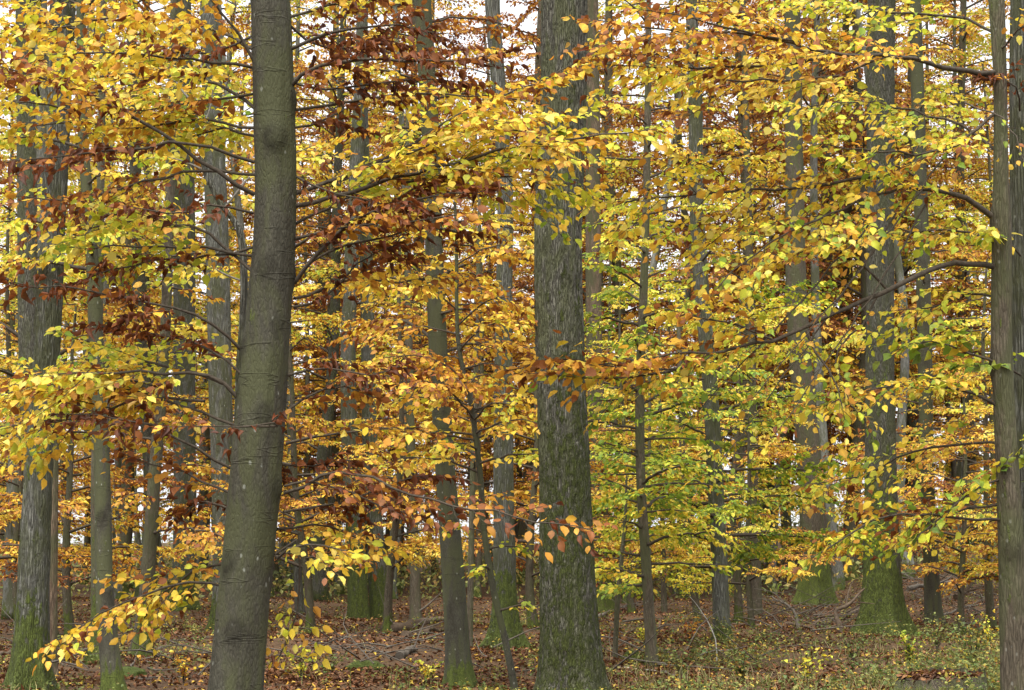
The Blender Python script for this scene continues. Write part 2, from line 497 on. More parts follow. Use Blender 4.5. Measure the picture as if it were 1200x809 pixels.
def spray(axis, r0, r1, L, pal, leaf=.072, spacing=.13, f0=.15, roll=None, sub=True, tilt=.55, density=1.0,
          twig_r=.0032, side=(1, 1), sweep=.35, droop=.12, twig_sides=3, leaf_gap=.042, axis_sides=6, prof=None, seg_len=.12, tw_pts=3, rise=.2):
    """a beech limb: axis, flat lateral twigs, sub-twigs, leaves.  returns (tube list, leaves)"""
    axis = np.asarray(axis, float)
    seg = np.linalg.norm(np.diff(axis, axis=0), axis=1)
    ln = seg.sum()
    n = max(6, int(ln / seg_len))
    A = catmull(axis, n)
    A[1:-1] += RNG.normal(0, .008, (n - 2, 3))
    t = np.linspace(0, 1, n)
    R = r0 * (1 - t) ** .8 + r1
    out = [tubes(A[None], R[None], axis_sides)]
    T = nrm(np.gradient(A, axis=0))
    up = np.array([0, 0, 1.0])
    S = nrm(np.cross(T, up))
    if roll is None:
        roll = RNG.normal(0, .3)
    Nn = np.cross(S, T)
    S, Nn = S * math.cos(roll) + Nn * math.sin(roll), Nn * math.cos(roll) - S * math.sin(roll)
    m = max(3, int(ln * (1 - f0) / spacing))
    u = f0 + (1 - f0) * (np.arange(m) + RNG.random(m) * .7) / m
    idx = u * (n - 1)
    i0 = np.clip(idx.astype(int), 0, n - 2)
    fr = (idx - i0)[:, None]
    p0 = A[i0] * (1 - fr) + A[i0 + 1] * fr
    tt, ss, nn = T[i0], S[i0], Nn[i0]
    sg = np.where(np.arange(m) % 2 == 0, 1., -1.)
    a = RNG.uniform(.65, 1.15, m)[:, None]
    d = tt * np.cos(a) + ss * np.sin(a) * sg[:, None] + nn * RNG.normal(0, rise, (m, 1))
    tu = (u - f0) / (1 - f0)
    pr = (.45 + .55 * np.sin(np.pi * np.clip(tu * .85 + .2, 0, 1))) if prof is None else prof(tu)
    l = L * pr * RNG.uniform(.55, 1.1, m) * np.where(sg > 0, side[0], side[1])
    l = np.maximum(l, .12)
    v = d * l[:, None]
    c = (tt * sweep * l[:, None]) - up * (droop * l[:, None]) * RNG.uniform(.3, 1.6, (m, 1))
    TW = [(p0, v, c, nn, l, np.full(m, 1.0))]
    # the tip of the axis carries leaves too
    TW.append((A[-3:-2], (A[-1] - A[-3])[None], np.zeros((1, 3)), Nn[-1:], np.linalg.norm(A[-1] - A[-3])[None], np.ones(1)))
    if sub:
        for q in (.22, .38, .54, .7, .84):
            big = l > .26
            if not big.any():
                break
            b0 = p0[big] + v[big] * q + c[big] * q * q
            tg = nrm(v[big] + 2 * q * c[big])
            sd = nrm(np.cross(nn[big], tg)) * np.where(RNG.random(big.sum()) < .5, 1., -1.)[:, None]
            aa = RNG.uniform(.6, 1.1, big.sum())[:, None]
            dd = tg * np.cos(aa) + sd * np.sin(aa) + nn[big] * RNG.normal(0, .2, (big.sum(), 1))
            l2 = l[big] * RNG.uniform(.25, .5, big.sum()) * (1.15 - .6 * q)
            TW.append((b0, dd * l2[:, None], -up * (droop * l2)[:, None], nn[big], l2, np.full(big.sum(), .6)))
    p0 = np.concatenate([x[0] for x in TW])
    v = np.concatenate([x[1] for x in TW])
    c = np.concatenate([x[2] for x in TW])
    nn = np.concatenate([x[3] for x in TW])
    l = np.concatenate([x[4] for x in TW])
    wr = np.concatenate([x[5] for x in TW])
    if twig_sides:
        tq = np.linspace(0, 1, tw_pts)
        pl = p0[:, None] + v[:, None] * tq[None, :, None] + c[:, None] * (tq ** 2)[None, :, None]
        rr = (twig_r * wr)[:, None] * np.clip(l / .5, .6, 1.6)[:, None] * np.linspace(1, .35, tw_pts)[None]
        out.append(tubes(pl, rr, twig_sides))
    # leaves
    cnt = np.maximum(2, (l / leaf_gap * density * RNG.uniform(.7, 1.2, len(l)))).astype(int)
    key = np.repeat(np.arange(len(l)), cnt)
    first = np.repeat(np.concatenate([[0], np.cumsum(cnt)[:-1]]), cnt)
    j = np.arange(len(key)) - first
    q = ((j + .8) / cnt[key])
    q = np.clip(q + RNG.normal(0, .03, len(q)), .05, 1.0)[:, None]
    pos = p0[key] + v[key] * q + c[key] * q * q
    tg = nrm(v[key] + 2 * q * c[key])
    sd = nrm(np.cross(nn[key], tg)) * np.where(j % 2 == 0, 1., -1.)[:, None]
    aa = RNG.normal(.85, .25, len(key))[:, None] * np.where(j == cnt[key] - 1, .15, 1)[:, None]
    D = tg * np.cos(aa) + sd * np.sin(aa) - up * RNG.uniform(-.1, .55, (len(key), 1))
    nv = nrm(nn[key] + RNG.normal(0, tilt, (len(key), 3)) + np.array([0, RNG.normal(0, .25), 0]))
    size = leaf * np.clip(RNG.normal(1, .25, len(key)), .4, 1.4)
    return out, (pos + nrm(D) * .006, nrm(D), nv, size, colours(pal, key, len(key)))

def cat_leaves(Ls):
    return tuple(np.concatenate([x[i] for x in Ls]) for i in range(5))

def project(p):
    x, y, z = p[:, 0], p[:, 1], p[:, 2] - CAM_Z
    f = y * math.cos(PITCH) + z * math.sin(PITCH)
    u = -y * math.sin(PITCH) + z * math.cos(PITCH)
    return 600 + F * x / f, 404.5 - F * u / f, f

LEAF_PROTO = {}
def leaf_proto(ci, si):
    """shared leaf meshes for the single leaves"""
    k = (ci, si)
    if k not in LEAF_PROTO:
        r = np.random.default_rng(ci * 7 + si)
        one = (np.zeros((1, 3)), np.array([[1., 0, 0]]), np.array([[0, 0, 1.]]), np.ones(1), np.array([PROTO_C[ci]]))
        V, fs, C = leaf_geo(one, 0)
        LEAF_PROTO[k] = mk_mesh('leaf', V, fs, C, M_LEAF)
    return LEAF_PROTO[k]
PROTO_C = np.array([tuple(np.array(c) * k) for c in (YEL, YLT, YGR, GRN, ORA, AMB, RUS, BRN, DBR, DGR) for k in (.82, 1.08)])

def add_leaves(root, base, L, lod, singles=0, mat=None):
    """singles = how many of the largest-showing leaves become objects of their own; the rest is one part"""
    from mathutils import Matrix
    if singles:
        x, y, f = project(L[0])
        score = L[3] / f * ((x > 5) & (x < 1195) & (y > 5) & (y < 804))
        D, S, U = leaf_frames(L[1], L[2])
        face = np.abs(U[:, 1])                       # broad side to the camera shows largest
        score = score * (.25 + face)
        order = np.argsort(-score)
        pick = order[:singles]
        rest = order[singles:]
        for i in pick:
            ci = int(np.argmin(((PROTO_C - L[4][i]) ** 2).sum(1)))
            o = bpy.data.objects.new('leaf', leaf_proto(ci, int(RNG.integers(3))))
            COL.objects.link(o)
            o.parent = root
            s = L[3][i]
            b = L[0][i] - base
            o.matrix_local = Matrix(((D[i, 0] * s, S[i, 0] * s, U[i, 0] * s, b[0]), (D[i, 1] * s, S[i, 1] * s, U[i, 1] * s, b[1]),
                                     (D[i, 2] * s, S[i, 2] * s, U[i, 2] * s, b[2]), (0, 0, 0, 1)))
        L = tuple(a[rest] for a in L)
    V, fs, C = leaf_geo(L, lod)
    STATS[lod] = STATS.get(lod, 0) + len(L[0])
    add('foliage', mk_mesh('foliage', V - base, fs, C, mat or M_LEAF), root, kind='stuff')
STATS = {}

# ------------------------------------------------------------------ trunks
def ground_hit(px, d):
    x = P(px, 640, d)[0]
    return np.array([x, d, float(gz(x, d))])

def trunk_path(path, d, H):
    """path: (px, py, width px) top -> bottom in the photograph, at forward distance d"""
    pts, rad = [], []
    for px, py, w in path[::-1]:
        p = P(px, py, d)
        pts.append(p)
        rad.append(w / 2 * d / F)
    pts, rad = np.array(pts), np.array(rad)
    # foot on the ground
    g = float(gz(pts[0, 0], d))
    if pts[0, 2] > g + .05:
        sl = (pts[1] - pts[0]) / max(pts[1, 2] - pts[0, 2], .1)
        foot = pts[0] + np.clip(sl, -.15, .15) * (g - pts[0, 2])
        foot[2] = g
        pts = np.vstack([foot, pts])
        rad = np.concatenate([[rad[0] * 1.03], rad])
    else:
        pts[0, 2] = g
    base = pts[0].copy()
    low = pts[0].copy()
    low[2] -= .25
    pts = np.vstack([low, pts])
    rad = np.concatenate([[rad[0]], rad])
    top = pts[-1]
    if top[2] < base[2] + H:
        sl = (pts[-1] - pts[-2]) / max(pts[-1, 2] - pts[-2, 2], .1)
        for k in (.5, 1.0):
            dz = (base[2] + H - top[2]) * k
            pts = np.vstack([pts, top + np.array([sl[0] * .5, sl[1] * .5, 1]) * dz])
            rad = np.concatenate([rad, [rad[len(rad) - 1] * (.72 if k == .5 else .35)]])
    return base, pts, rad

def trunk_mesh(base, pts, rad, mat, sides=20, step=.18, moss_max=.84, flare=.5, fh=.35, lobes=5, rough=.02, fiss=0., moss=None, knots=()):
    loc = pts - base
    z = loc[:, 2]
    vis = P(600, -40, base[1])[2] - base[2]
    zz = np.concatenate([np.arange(z[0], 1.2, min(step, .09)), np.arange(1.2, min(vis, z[-1]), step), np.arange(vis, z[-1], .8)])
    q = np.linspace(0, len(z) - 1, len(z) * 12)
    curve = catmull(np.hstack([loc, rad[:, None]]), len(z) * 14)
    o = np.argsort(curve[:, 2])
    cx, cy_, cr = (np.interp(zz, curve[o, 2], curve[o, k]) for k in (0, 1, 3))
    th = np.arange(sides) / sides * 2 * np.pi
    TH, ZZ = np.meshgrid(th, zz)
    sd = RNG.random(2) * 50
    r = np.repeat(cr[:, None], sides, 1)
    ex = np.exp(-np.clip(ZZ, 0, None) / fh)
    ph = RNG.random() * 6
    lob = 1 + .38 * np.sin(lobes * TH + ph) + .18 * np.sin((lobes * 2 + 1) * TH + ph * 2)
    root_ = np.clip(np.sin(lobes * TH + ph), 0, 1) ** 1.5 * np.exp(-np.clip(ZZ, 0, None) / (fh * .45))
    r = r * (1 + flare * ex * lob + flare * .8 * root_)
    pt = np.stack([np.cos(TH) * 1.3 + sd[0], np.sin(TH) * 1.3 + sd[1], ZZ * .9], -1)
    r = r * (1 + rough * 2.5 * (fbm(pt * 1.6) - .5) * 2)
    if fiss:
        cc = np.stack([np.cos(TH) * 6.5 + sd[1], np.sin(TH) * 6.5, ZZ * 2.5], -1)
        warp = (fbm(cc * .5) - .5) * 2.2
        cc2 = np.stack([np.cos(TH + warp * .10) * 7.5, np.sin(TH + warp * .10) * 7.5 + sd[0], ZZ * 3.6 + warp], -1)
        rid = np.abs(vnoise(cc2) - .5) * 2
        rid2 = np.abs(vnoise(cc2 * np.array([2.1, 2.1, 1.7]) + 9) - .5) * 2
        r = r - fiss * (np.exp(-rid * 7) + .6 * np.exp(-rid2 * 6))
    for kx, kz, ka, ks in knots:      # azimuth, height, amplitude, size
        da = np.angle(np.exp(1j * (TH - kx))) * cr[:, None]
        r = r + ka * np.exp(-(da ** 2 + ((ZZ - kz) * .8) ** 2) / (ks ** 2))
    V = np.stack([cx[:, None] + np.cos(TH) * r, cy_[:, None] + np.sin(TH) * r, ZZ], -1)
    nr = len(zz)
    i, s = np.meshgrid(np.arange(nr - 1), np.arange(sides), indexing='ij')
    s2 = (s + 1) % sides
    Q = np.stack([i * sides + s, i * sides + s2, (i + 1) * sides + s2, (i + 1) * sides + s], -1).reshape(-1, 4)
    m = np.zeros(TH.shape)
    scar = np.zeros(TH.shape)
    for kx, kz, ka, ks in knots:
        da = np.angle(np.exp(1j * (TH - kx))) * cr[:, None]
        q_ = np.sqrt(da ** 2 + ((ZZ - kz) * .9) ** 2) / (ks * 1.1)
        scar = np.maximum(scar, np.exp(-(q_ - .75) ** 2 * 7) * .8 + np.exp(-q_ ** 2 * 5) * .55)
    if moss:
        mh, az, strength = moss      # height of the solid moss, azimuth of the mossy side, strength above
        n1 = fbm(np.stack([np.cos(TH) * 1.1 + sd[0], np.sin(TH) * 1.1 + sd[1], ZZ * .8], -1) * 2)
        sidef = .5 + .5 * np.cos(TH - az)
        m = np.clip(1.25 - ZZ / max(mh, .05) * .75, 0, 1.2) * (.55 + .75 * sidef) + strength * (sidef * .9 + (n1 - .5) * 2.0) * np.clip(1.3 - ZZ / 7, 0, 1)
        m = np.clip(m * .9 + (n1 - .5) * .7, 0, moss_max)
    me = mk_mesh('trunk', V.reshape(-1, 3), [Q], None, mat, True, {'moss': m.ravel(), 'scar': scar.ravel()})
    curve_at = lambda h: np.array([np.interp(h, zz, cx), np.interp(h, zz, cy_), h])
    return me, curve_at, lambda h: float(np.interp(h, zz, cr))

def tree(name, label, d, path, H=18, mat=None, sides=20, group=None, cat='tree', **kw):
    base, pts, rad = trunk_path(path, d, H)
    root = bpy.data.objects.new(name, None)
    COL.objects.link(root)
    root.empty_display_size = .3
    root.location = base
    root['label'] = label
    root['category'] = cat
    if group:
        root['group'] = group
    me, at, ra = trunk_mesh(base, pts, rad, mat or M_BEECH, sides, **kw)
    add('trunk', me, root)
    return root, base, at, ra

def limb_part(root, base, tb, mat):
    g = Geo()
    for V, Q in tb:
        g.put(V, Q)
    add('branch', g.mesh('branch', mat, base, True), root)

def crown(root, base, at, ra, h0, h1, n, L, pals, leaf=.075, lod=1, singles=0, elev=(.05, .45), droop=.25, lat=.42, tilt=.55,
          density=1.0, sub=True, join=False, spacing=.115, mat=None, az=None, f0=.18, top=.45, leaf_gap=.036, twig_sides=3, seg_len=.12):
    """limbs all round the stem between heights h0 and h1; pals = [(height fraction limit, palette)]"""
    Ls, g = [], Geo()
    a0 = RNG.random() * 6.28
    for k in range(n):
        f = (k + RNG.random() * .8) / n
        h = h0 + (h1 - h0) * f
        ang = a0 + k * 2.39996 + RNG.normal(0, .3) if az is None else RNG.uniform(*az)
        ll = L * (1 - f * (1 - top)) * RNG.uniform(.6, 1.15)
        e = RNG.uniform(*elev)
        s = at(h) + base
        d0 = np.array([math.cos(ang), math.sin(ang), math.tan(e)])
        k1 = np.array([RNG.normal(0, .1), RNG.normal(0, .1), 0]) * ll
        p = [s, s + d0 * ll * .35 + k1 * .4, s + np.array([d0[0], d0[1], d0[2] * .75]) * ll * .7 - np.array([0, 0, droop * ll * .2]) + k1,
             s + np.array([d0[0], d0[1], d0[2] * .55]) * ll - np.array([0, 0, droop * ll * .55]) + k1 * .8]
        pal = [x for lim, x in pals if f <= lim][0]
        if isinstance(pal, (list, tuple)):
            pal = pal[int(RNG.integers(len(pal)))]
        r0 = min(ra(h) * .42, .006 + .0095 * ll)
        tb, lv = spray(p, r0, .002, lat * max(ll, .8) * .62, pal, leaf, spacing, f0, None, sub, tilt, density,
                       twig_sides=twig_sides, leaf_gap=leaf_gap, axis_sides=4 if join else 5, seg_len=seg_len, tw_pts=2)
        Ls.append(lv)
        if join:
            for V, Q in tb:
                g.put(V, Q)
        else:
            limb_part(root, base, tb, mat or M_TWIG)
    if join:
        add('branches', g.mesh('branches', mat or M_TWIG, base, True), root, kind='stuff')
    add_leaves(root, base, cat_leaves(Ls), lod, singles)

def hh(py, d, base):
    return P(600, py, d)[2] - base[2]

def high_crown(root, base, at, ra, h0, h1, L, n, pal, leaf=.2):
    """coarse crown above the picture: added out of view to shade the trunks and floor"""
    crown(root, base, at, ra, h0, h1, n, L, [(1, pal)], leaf=leaf, lod=2, sub=False, join=True, spacing=.4, lat=.5,
          elev=(.2, .8), leaf_gap=.12, twig_sides=0, top=.5, seg_len=.8)

# ------------------------------------------------------------------ woodland floor
def build_ground():
    ys = np.concatenate([np.arange(-40, 14, 3.), np.arange(14, 60, .35), np.arange(60, 140, 2.), np.arange(140, 620, 20.)])
    u = np.linspace(-1, 1, 181)
    xs = np.sign(u) * (np.abs(u) ** 2.2) * 300 + u * 22
    X, Y = np.meshgrid(xs, ys)
    Z = gz(X, np.minimum(Y, 190)) + .05 * (fbm(np.stack([X * 1.3, Y * 1.3, X * 0], -1)) - .5)
    V = np.stack([X, Y, Z], -1).reshape(-1, 3)
    nx, ny = len(xs), len(ys)
    i, j = np.meshgrid(np.arange(ny - 1), np.arange(nx - 1), indexing='ij')
    Q = np.stack([i * nx + j, i * nx + j + 1, (i + 1) * nx + j + 1, (i + 1) * nx + j], -1).reshape(-1, 4)
    m, ns, ls = new_mat('woodland_floor')
    v1 = obj_coord(ns, ls, (16, 16, 16))
    vo = N(ns, 'ShaderNodeTexVoronoi', feature='F1', i_Scale=1.0)
    nz = N(ns, 'ShaderNodeTexNoise', i_Scale=.08, i_Detail=6.0, i_Roughness=.6)
    ls.new(v1, nz.inputs['Vector'])
    ls.new(v1, vo.inputs['Vector'])
    sep = N(ns, 'ShaderNodeSeparateColor')
    ls.new(vo.outputs['Color'], sep.inputs[0])
    r = ramp(ns, [(.0, (.022, .015, .009)), (.35, (.055, .029, .015)), (.7, (.092, .046, .021)), (1., (.13, .068, .032))])
    ls.new(sep.outputs[0], r.inputs[0])
    r2 = ramp(ns, [(.35, (.040, .031, .019)), (.65, (.115, .080, .046))])
    ls.new(nz.outputs[0], r2.inputs[0])
    c = mixc(ns, ls, .35, r.outputs[0], r2.outputs[0])
    bp = N(ns, 'ShaderNodeBump', i_Strength=.8, i_Distance=.05)
    ls.new(vo.outputs['Distance'], bp.inputs['Height'])
    b = N(ns, 'ShaderNodeBsdfPrincipled', i_Roughness=.95)
    b.inputs['Specular IOR Level'].default_value = .15
    ls.new(c, b.inputs['Base Color'])
    ls.new(bp.outputs[0], b.inputs['Normal'])
    out = N(ns, 'ShaderNodeOutputMaterial')
    ls.new(b.outputs[0], out.inputs[0])
    add('ground', mk_mesh('ground', V, [Q], None, m, True), kind='structure', label='woodland floor covered with brown leaf litter')
build_ground()

# ------------------------------------------------------------------ the near beech
def near_limb(root, base, pts, dz, pal, L, r0, leaf=.056, mat=None, **kw):
    """pts in photo pixels; dz = distance at start and at the end of the limb"""
    d = np.linspace(dz[0], dz[1], len(pts))
    ax = np.array([P(x, y, q) for (x, y), q in zip(pts, d)])
    kw.setdefault('spacing', .078)
    kw.setdefault('leaf_gap', .029)
    kw.setdefault('rise', .27)
    L = L * 1.2
    r0 *= .85
    kw.setdefault('tilt', .58)
    kw.setdefault('twig_r', .0042)
    tb, lv = spray(ax, r0, .0022, L, pal, leaf, **kw)
    limb_part(root, base, tb, mat or M_TWIG)
    return lv

def near_tree_a():
    d = 12.2
    root, base, at, ra = tree('beech_tree', 'large smooth grey-olive beech leaning slightly, with brown and yellow sprays on both sides', d,
        [(316, -40, 46), (317, 0, 47), (322, 150, 49), (322, 270, 50), (312, 400, 54), (301, 540, 60), (288, 680, 60), (276, 809, 62), (266, 930, 64)],
        H=11, mat=M_BEECH, sides=72, step=.05, flare=.35, rough=.022, moss=(.3, 2.0, .25),
        knots=[(-.2, 4.42, .022, .05), (-1.45, 4.16, .030, .07), (-1.8, 3.35, .008, .05), (-1.3, 2.45, .008, .05), (-1.7, 1.15, .010, .06), (-1.0, 3.0, .006, .04), (3.4, 2.88, .02, .05), (2.9, 2.3, .018, .05),
               (0.1, 3.3, .015, .05), (3.2, 2.6, .015, .06), (-.3, 2.0, .02, .06), (-2.3, 1.55, .014, .05)])
    Ls = []
    A = lambda *a, **k: Ls.append(near_limb(root, base, *a, **k))
    # left side
    A([(298, 228), (255, 202), (180, 150), (110, 112), (40, 88), (-40, 70)], (12.2, 11.7), 'mixbrown', .42, .015, f0=.35, density=.8)
    A([(311, 92), (282, 45), (252, 8), (230, -40)], (12.2, 12.0), 'gold', .4, .013, f0=.3, density=.6)
    A([(302, 130), (250, 98), (160, 88), (70, 95), (-20, 92)], (12.2, 12.9), 'yellow', .55, .012, f0=.15)
    A([(302, 60), (240, 30), (150, 20), (60, 35), (-10, 45)], (12.3, 13.4), 'gold', .5, .012, f0=.1, density=.85)
    A([(298, 190), (230, 168), (150, 172), (70, 185), (-20, 190)], (12.2, 11.6), 'brown', .34, .011, f0=.3, density=.8)
    A([(300, 205), (240, 200), (160, 215), (80, 235), (0, 225)], (12.2, 12.8), 'mixbrown', .4, .010, f0=.25)
    A([(300, 160), (262, 150), (230, 160), (190, 165)], (12.3, 12.9), 'ygreen', .4, .009, f0=.1)
    A([(297, 320), (250, 275), (180, 258), (100, 270), (40, 305)], (12.2, 12.6), 'ygreen', .40, .011, f0=.25, density=.8)
    A([(284, 412), (238, 372), (160, 352), (80, 338), (-10, 330)], (12.2, 11.7), 'brown', .26, .010, f0=.25, density=.85)
    A([(282, 470), (250, 440), (190, 438), (110, 436), (30, 440)], (12.2, 12.0), 'yellow', .44, .014, f0=.28)
    A([(262, 450), (200, 428), (130, 425), (60, 450), (-30, 470)], (12.5, 13.2), 'ygreen', .5, .011, f0=.1)
    A([(240, 470), (170, 468), (90, 490), (-20, 505)], (12.2, 12.6), 'yellow', .45, .010, f0=.05)
    A([(277, 552), (240, 532), (190, 505), (120, 488), (60, 485)], (12.2, 11.9), 'brown', .26, .010, f0=.3, density=.85)
    A([(285, 500), (330, 498), (250, 498), (190, 500)], (11.9, 11.7), 'brown', .16, .006, f0=.1, density=.7)
    A([(272, 690), (215, 682), (150, 705), (95, 735), (50, 760)], (12.4, 12.2), 'gold', .30, .010, f0=.05)
    A([(270, 660), (230, 668), (190, 700), (160, 740)], (12.5, 12.9), 'yellow', .28, .008, f0=.1)
    # right side
    A([(338, 105), (375, 78), (450, 68), (530, 72), (600, 60)], (12.2, 11.6), 'brown', .27, .014, f0=.1, density=1.25)
    A([(336, 60), (390, 38), (450, 30), (520, 45)], (12.2, 11.9), 'brown', .25, .012, f0=.1, density=1.25)
    A([(343, 228), (400, 208), (470, 175), (545, 130), (630, 95), (700, 60)], (12.2, 12.8), 'gold', .42, .015, f0=.2)
    A([(343, 242), (420, 222), (500, 198), (600, 175), (690, 160), (780, 150)], (12.2, 12.0), 'yellow', .46, .016, f0=.15)
    A([(400, 208), (450, 190), (520, 165), (600, 150), (680, 190)], (12.3, 11.8), 'yellow', .46, .010, f0=.05)
    A([(470, 215), (540, 205), (620, 215), (700, 235)], (12.2, 12.4), 'ygreen', .38, .008, f0=.05)
    A([(345, 332), (378, 292), (430, 250), (500, 232), (580, 222)], (12.2, 11.7), 'brown', .27, .014, f0=.2, density=1.25)
    A([(360, 310), (420, 285), (490, 270), (560, 275)], (12.2, 12.5), 'brown', .26, .009, f0=.1, density=.8)
    A([(347, 262), (400, 235), (450, 205), (480, 160)], (12.3, 13.0), 'ygreen', .4, .010, f0=.2)
    A([(338, 440), (380, 432), (430, 438), (480, 425)], (12.2, 11.8), 'brown', .2, .008, f0=.1)
    A([(333, 578), (400, 552), (470, 575), (560, 600), (640, 612), (695, 622)], (12.2, 11.5), 'rust', .22, .011, f0=.08, density=1.1)
    A([(333, 570), (380, 568), (440, 590), (500, 610)], (12.2, 12.0), 'brown', .24, .008, f0=.1)
    A([(325, 655), (345, 640), (380, 640), (425, 652)], (12.2, 12.0), 'yellow', .28, .008, f0=.1)
    A([(322, 650), (345, 632), (352, 680), (345, 730), (325, 775)], (12.2, 12.4), 'yellow', .24, .007, f0=.3, density=.7)
    A([(325, 620), (370, 615), (420, 630), (460, 660)], (12.4, 13.0), 'gold', .3, .008, f0=.1, density=.8)
    A([(340, 20), (390, 5), (430, -10), (480, -30)], (12.2, 12.8), 'yellow', .4, .010, f0=.1)
    for pts in ([(338, 95), (380, 105), (440, 100), (500, 92), (560, 100)], [(342, 150), (380, 140), (430, 120), (480, 118)], [(345, 290), (390, 270), (450, 262), (520, 255), (575, 262)],
                [(344, 360), (390, 340), (430, 300), (470, 285)], [(338, 480), (370, 460), (410, 455), (450, 470)], [(332, 600), (380, 590), (430, 580), (480, 560), (530, 560)],
                [(330, 560), (300, 540), (350, 545), (420, 540)], [(297, 250), (250, 240), (200, 250), (140, 240)], [(296, 290), (240, 300), (180, 305), (120, 320), (60, 345)],
                [(284, 440), (230, 400), (170, 390), (100, 380)], [(275, 580), (230, 560), (180, 545), (140, 530)], [(298, 110), (230, 120), (160, 130), (90, 120)],
                [(300, 40), (260, 60), (210, 62), (150, 50)], [(340, 30), (380, 55), (430, 50), (480, 20)], [(343, 205), (380, 225), (430, 235), (480, 245)], [(276, 600), (240, 590), (200, 610)]):
        A(pts, (12.2, float(RNG.uniform(11.4, 12.9))), 'brown' if RNG.random() < .8 else 'rust', .21, .008, f0=.1, density=1.25, spacing=.075)
    for pts, pal in (([(340, 130), (400, 120), (470, 110), (560, 112), (640, 125)], 'yellow'), ([(345, 280), (420, 260), (500, 215), (590, 195)], 'yellow'), ([(345, 350), (400, 330), (470, 330), (540, 320)], 'gold'),
                     ([(298, 150), (240, 140), (160, 150), (90, 145), (10, 150)], 'gold'), ([(295, 300), (230, 290), (150, 290), (80, 290)], 'ygreen'), ([(300, 80), (220, 70), (140, 62), (40, 65)], 'yellow'),
                     ([(280, 500), (220, 480), (150, 455), (80, 460), (0, 450)], 'gold'), ([(335, 520), (380, 510), (440, 505), (500, 500)], 'gold')):
        A(pts, (12.2, float(RNG.uniform(11.6, 13.4))), pal, .34, .010, f0=.15, density=.8)
    add_leaves(root, base, cat_leaves(Ls), 0, singles=300)
    high_crown(root, base, at, ra, 6.3, 10.5, 3.2, 16, 'gold', .13)
near_tree_a()

def near_sapling_a():
    root, base, at, ra = tree('beech_sapling', 'thin pale grey sapling rising behind the large leaning beech and forking', 14.2,
        [(226, 118, 5), (234, 165, 6), (242, 205, 7), (262, 245, 8), (281, 270, 9), (286, 340, 9), (280, 450, 9), (277, 560, 9), (273, 660, 10), (268, 800, 11)],
        H=4.6, mat=M_GREY, sides=14, step=.08, flare=.3, fh=.12)
    Ls = []
    for pts, pal, L in (([(236, 180), (238, 150), (248, 118), (250, 80)], 'ygreen', .4), ([(226, 120), (200, 90), (170, 70)], 'yellow', .4),
                        ([(240, 200), (200, 185), (160, 190)], 'ygreen', .35), ([(262, 245), (300, 200), (370, 170)], 'yellow', .35),
                        ([(285, 330), (240, 315), (190, 330)], 'ygreen', .3)):
        Ls.append(near_limb(root, base, pts, (14.2, 14.6), pal, L, .008, mat=M_TWIGG))
    add_leaves(root, base, cat_leaves(Ls), 0)
near_sapling_a()

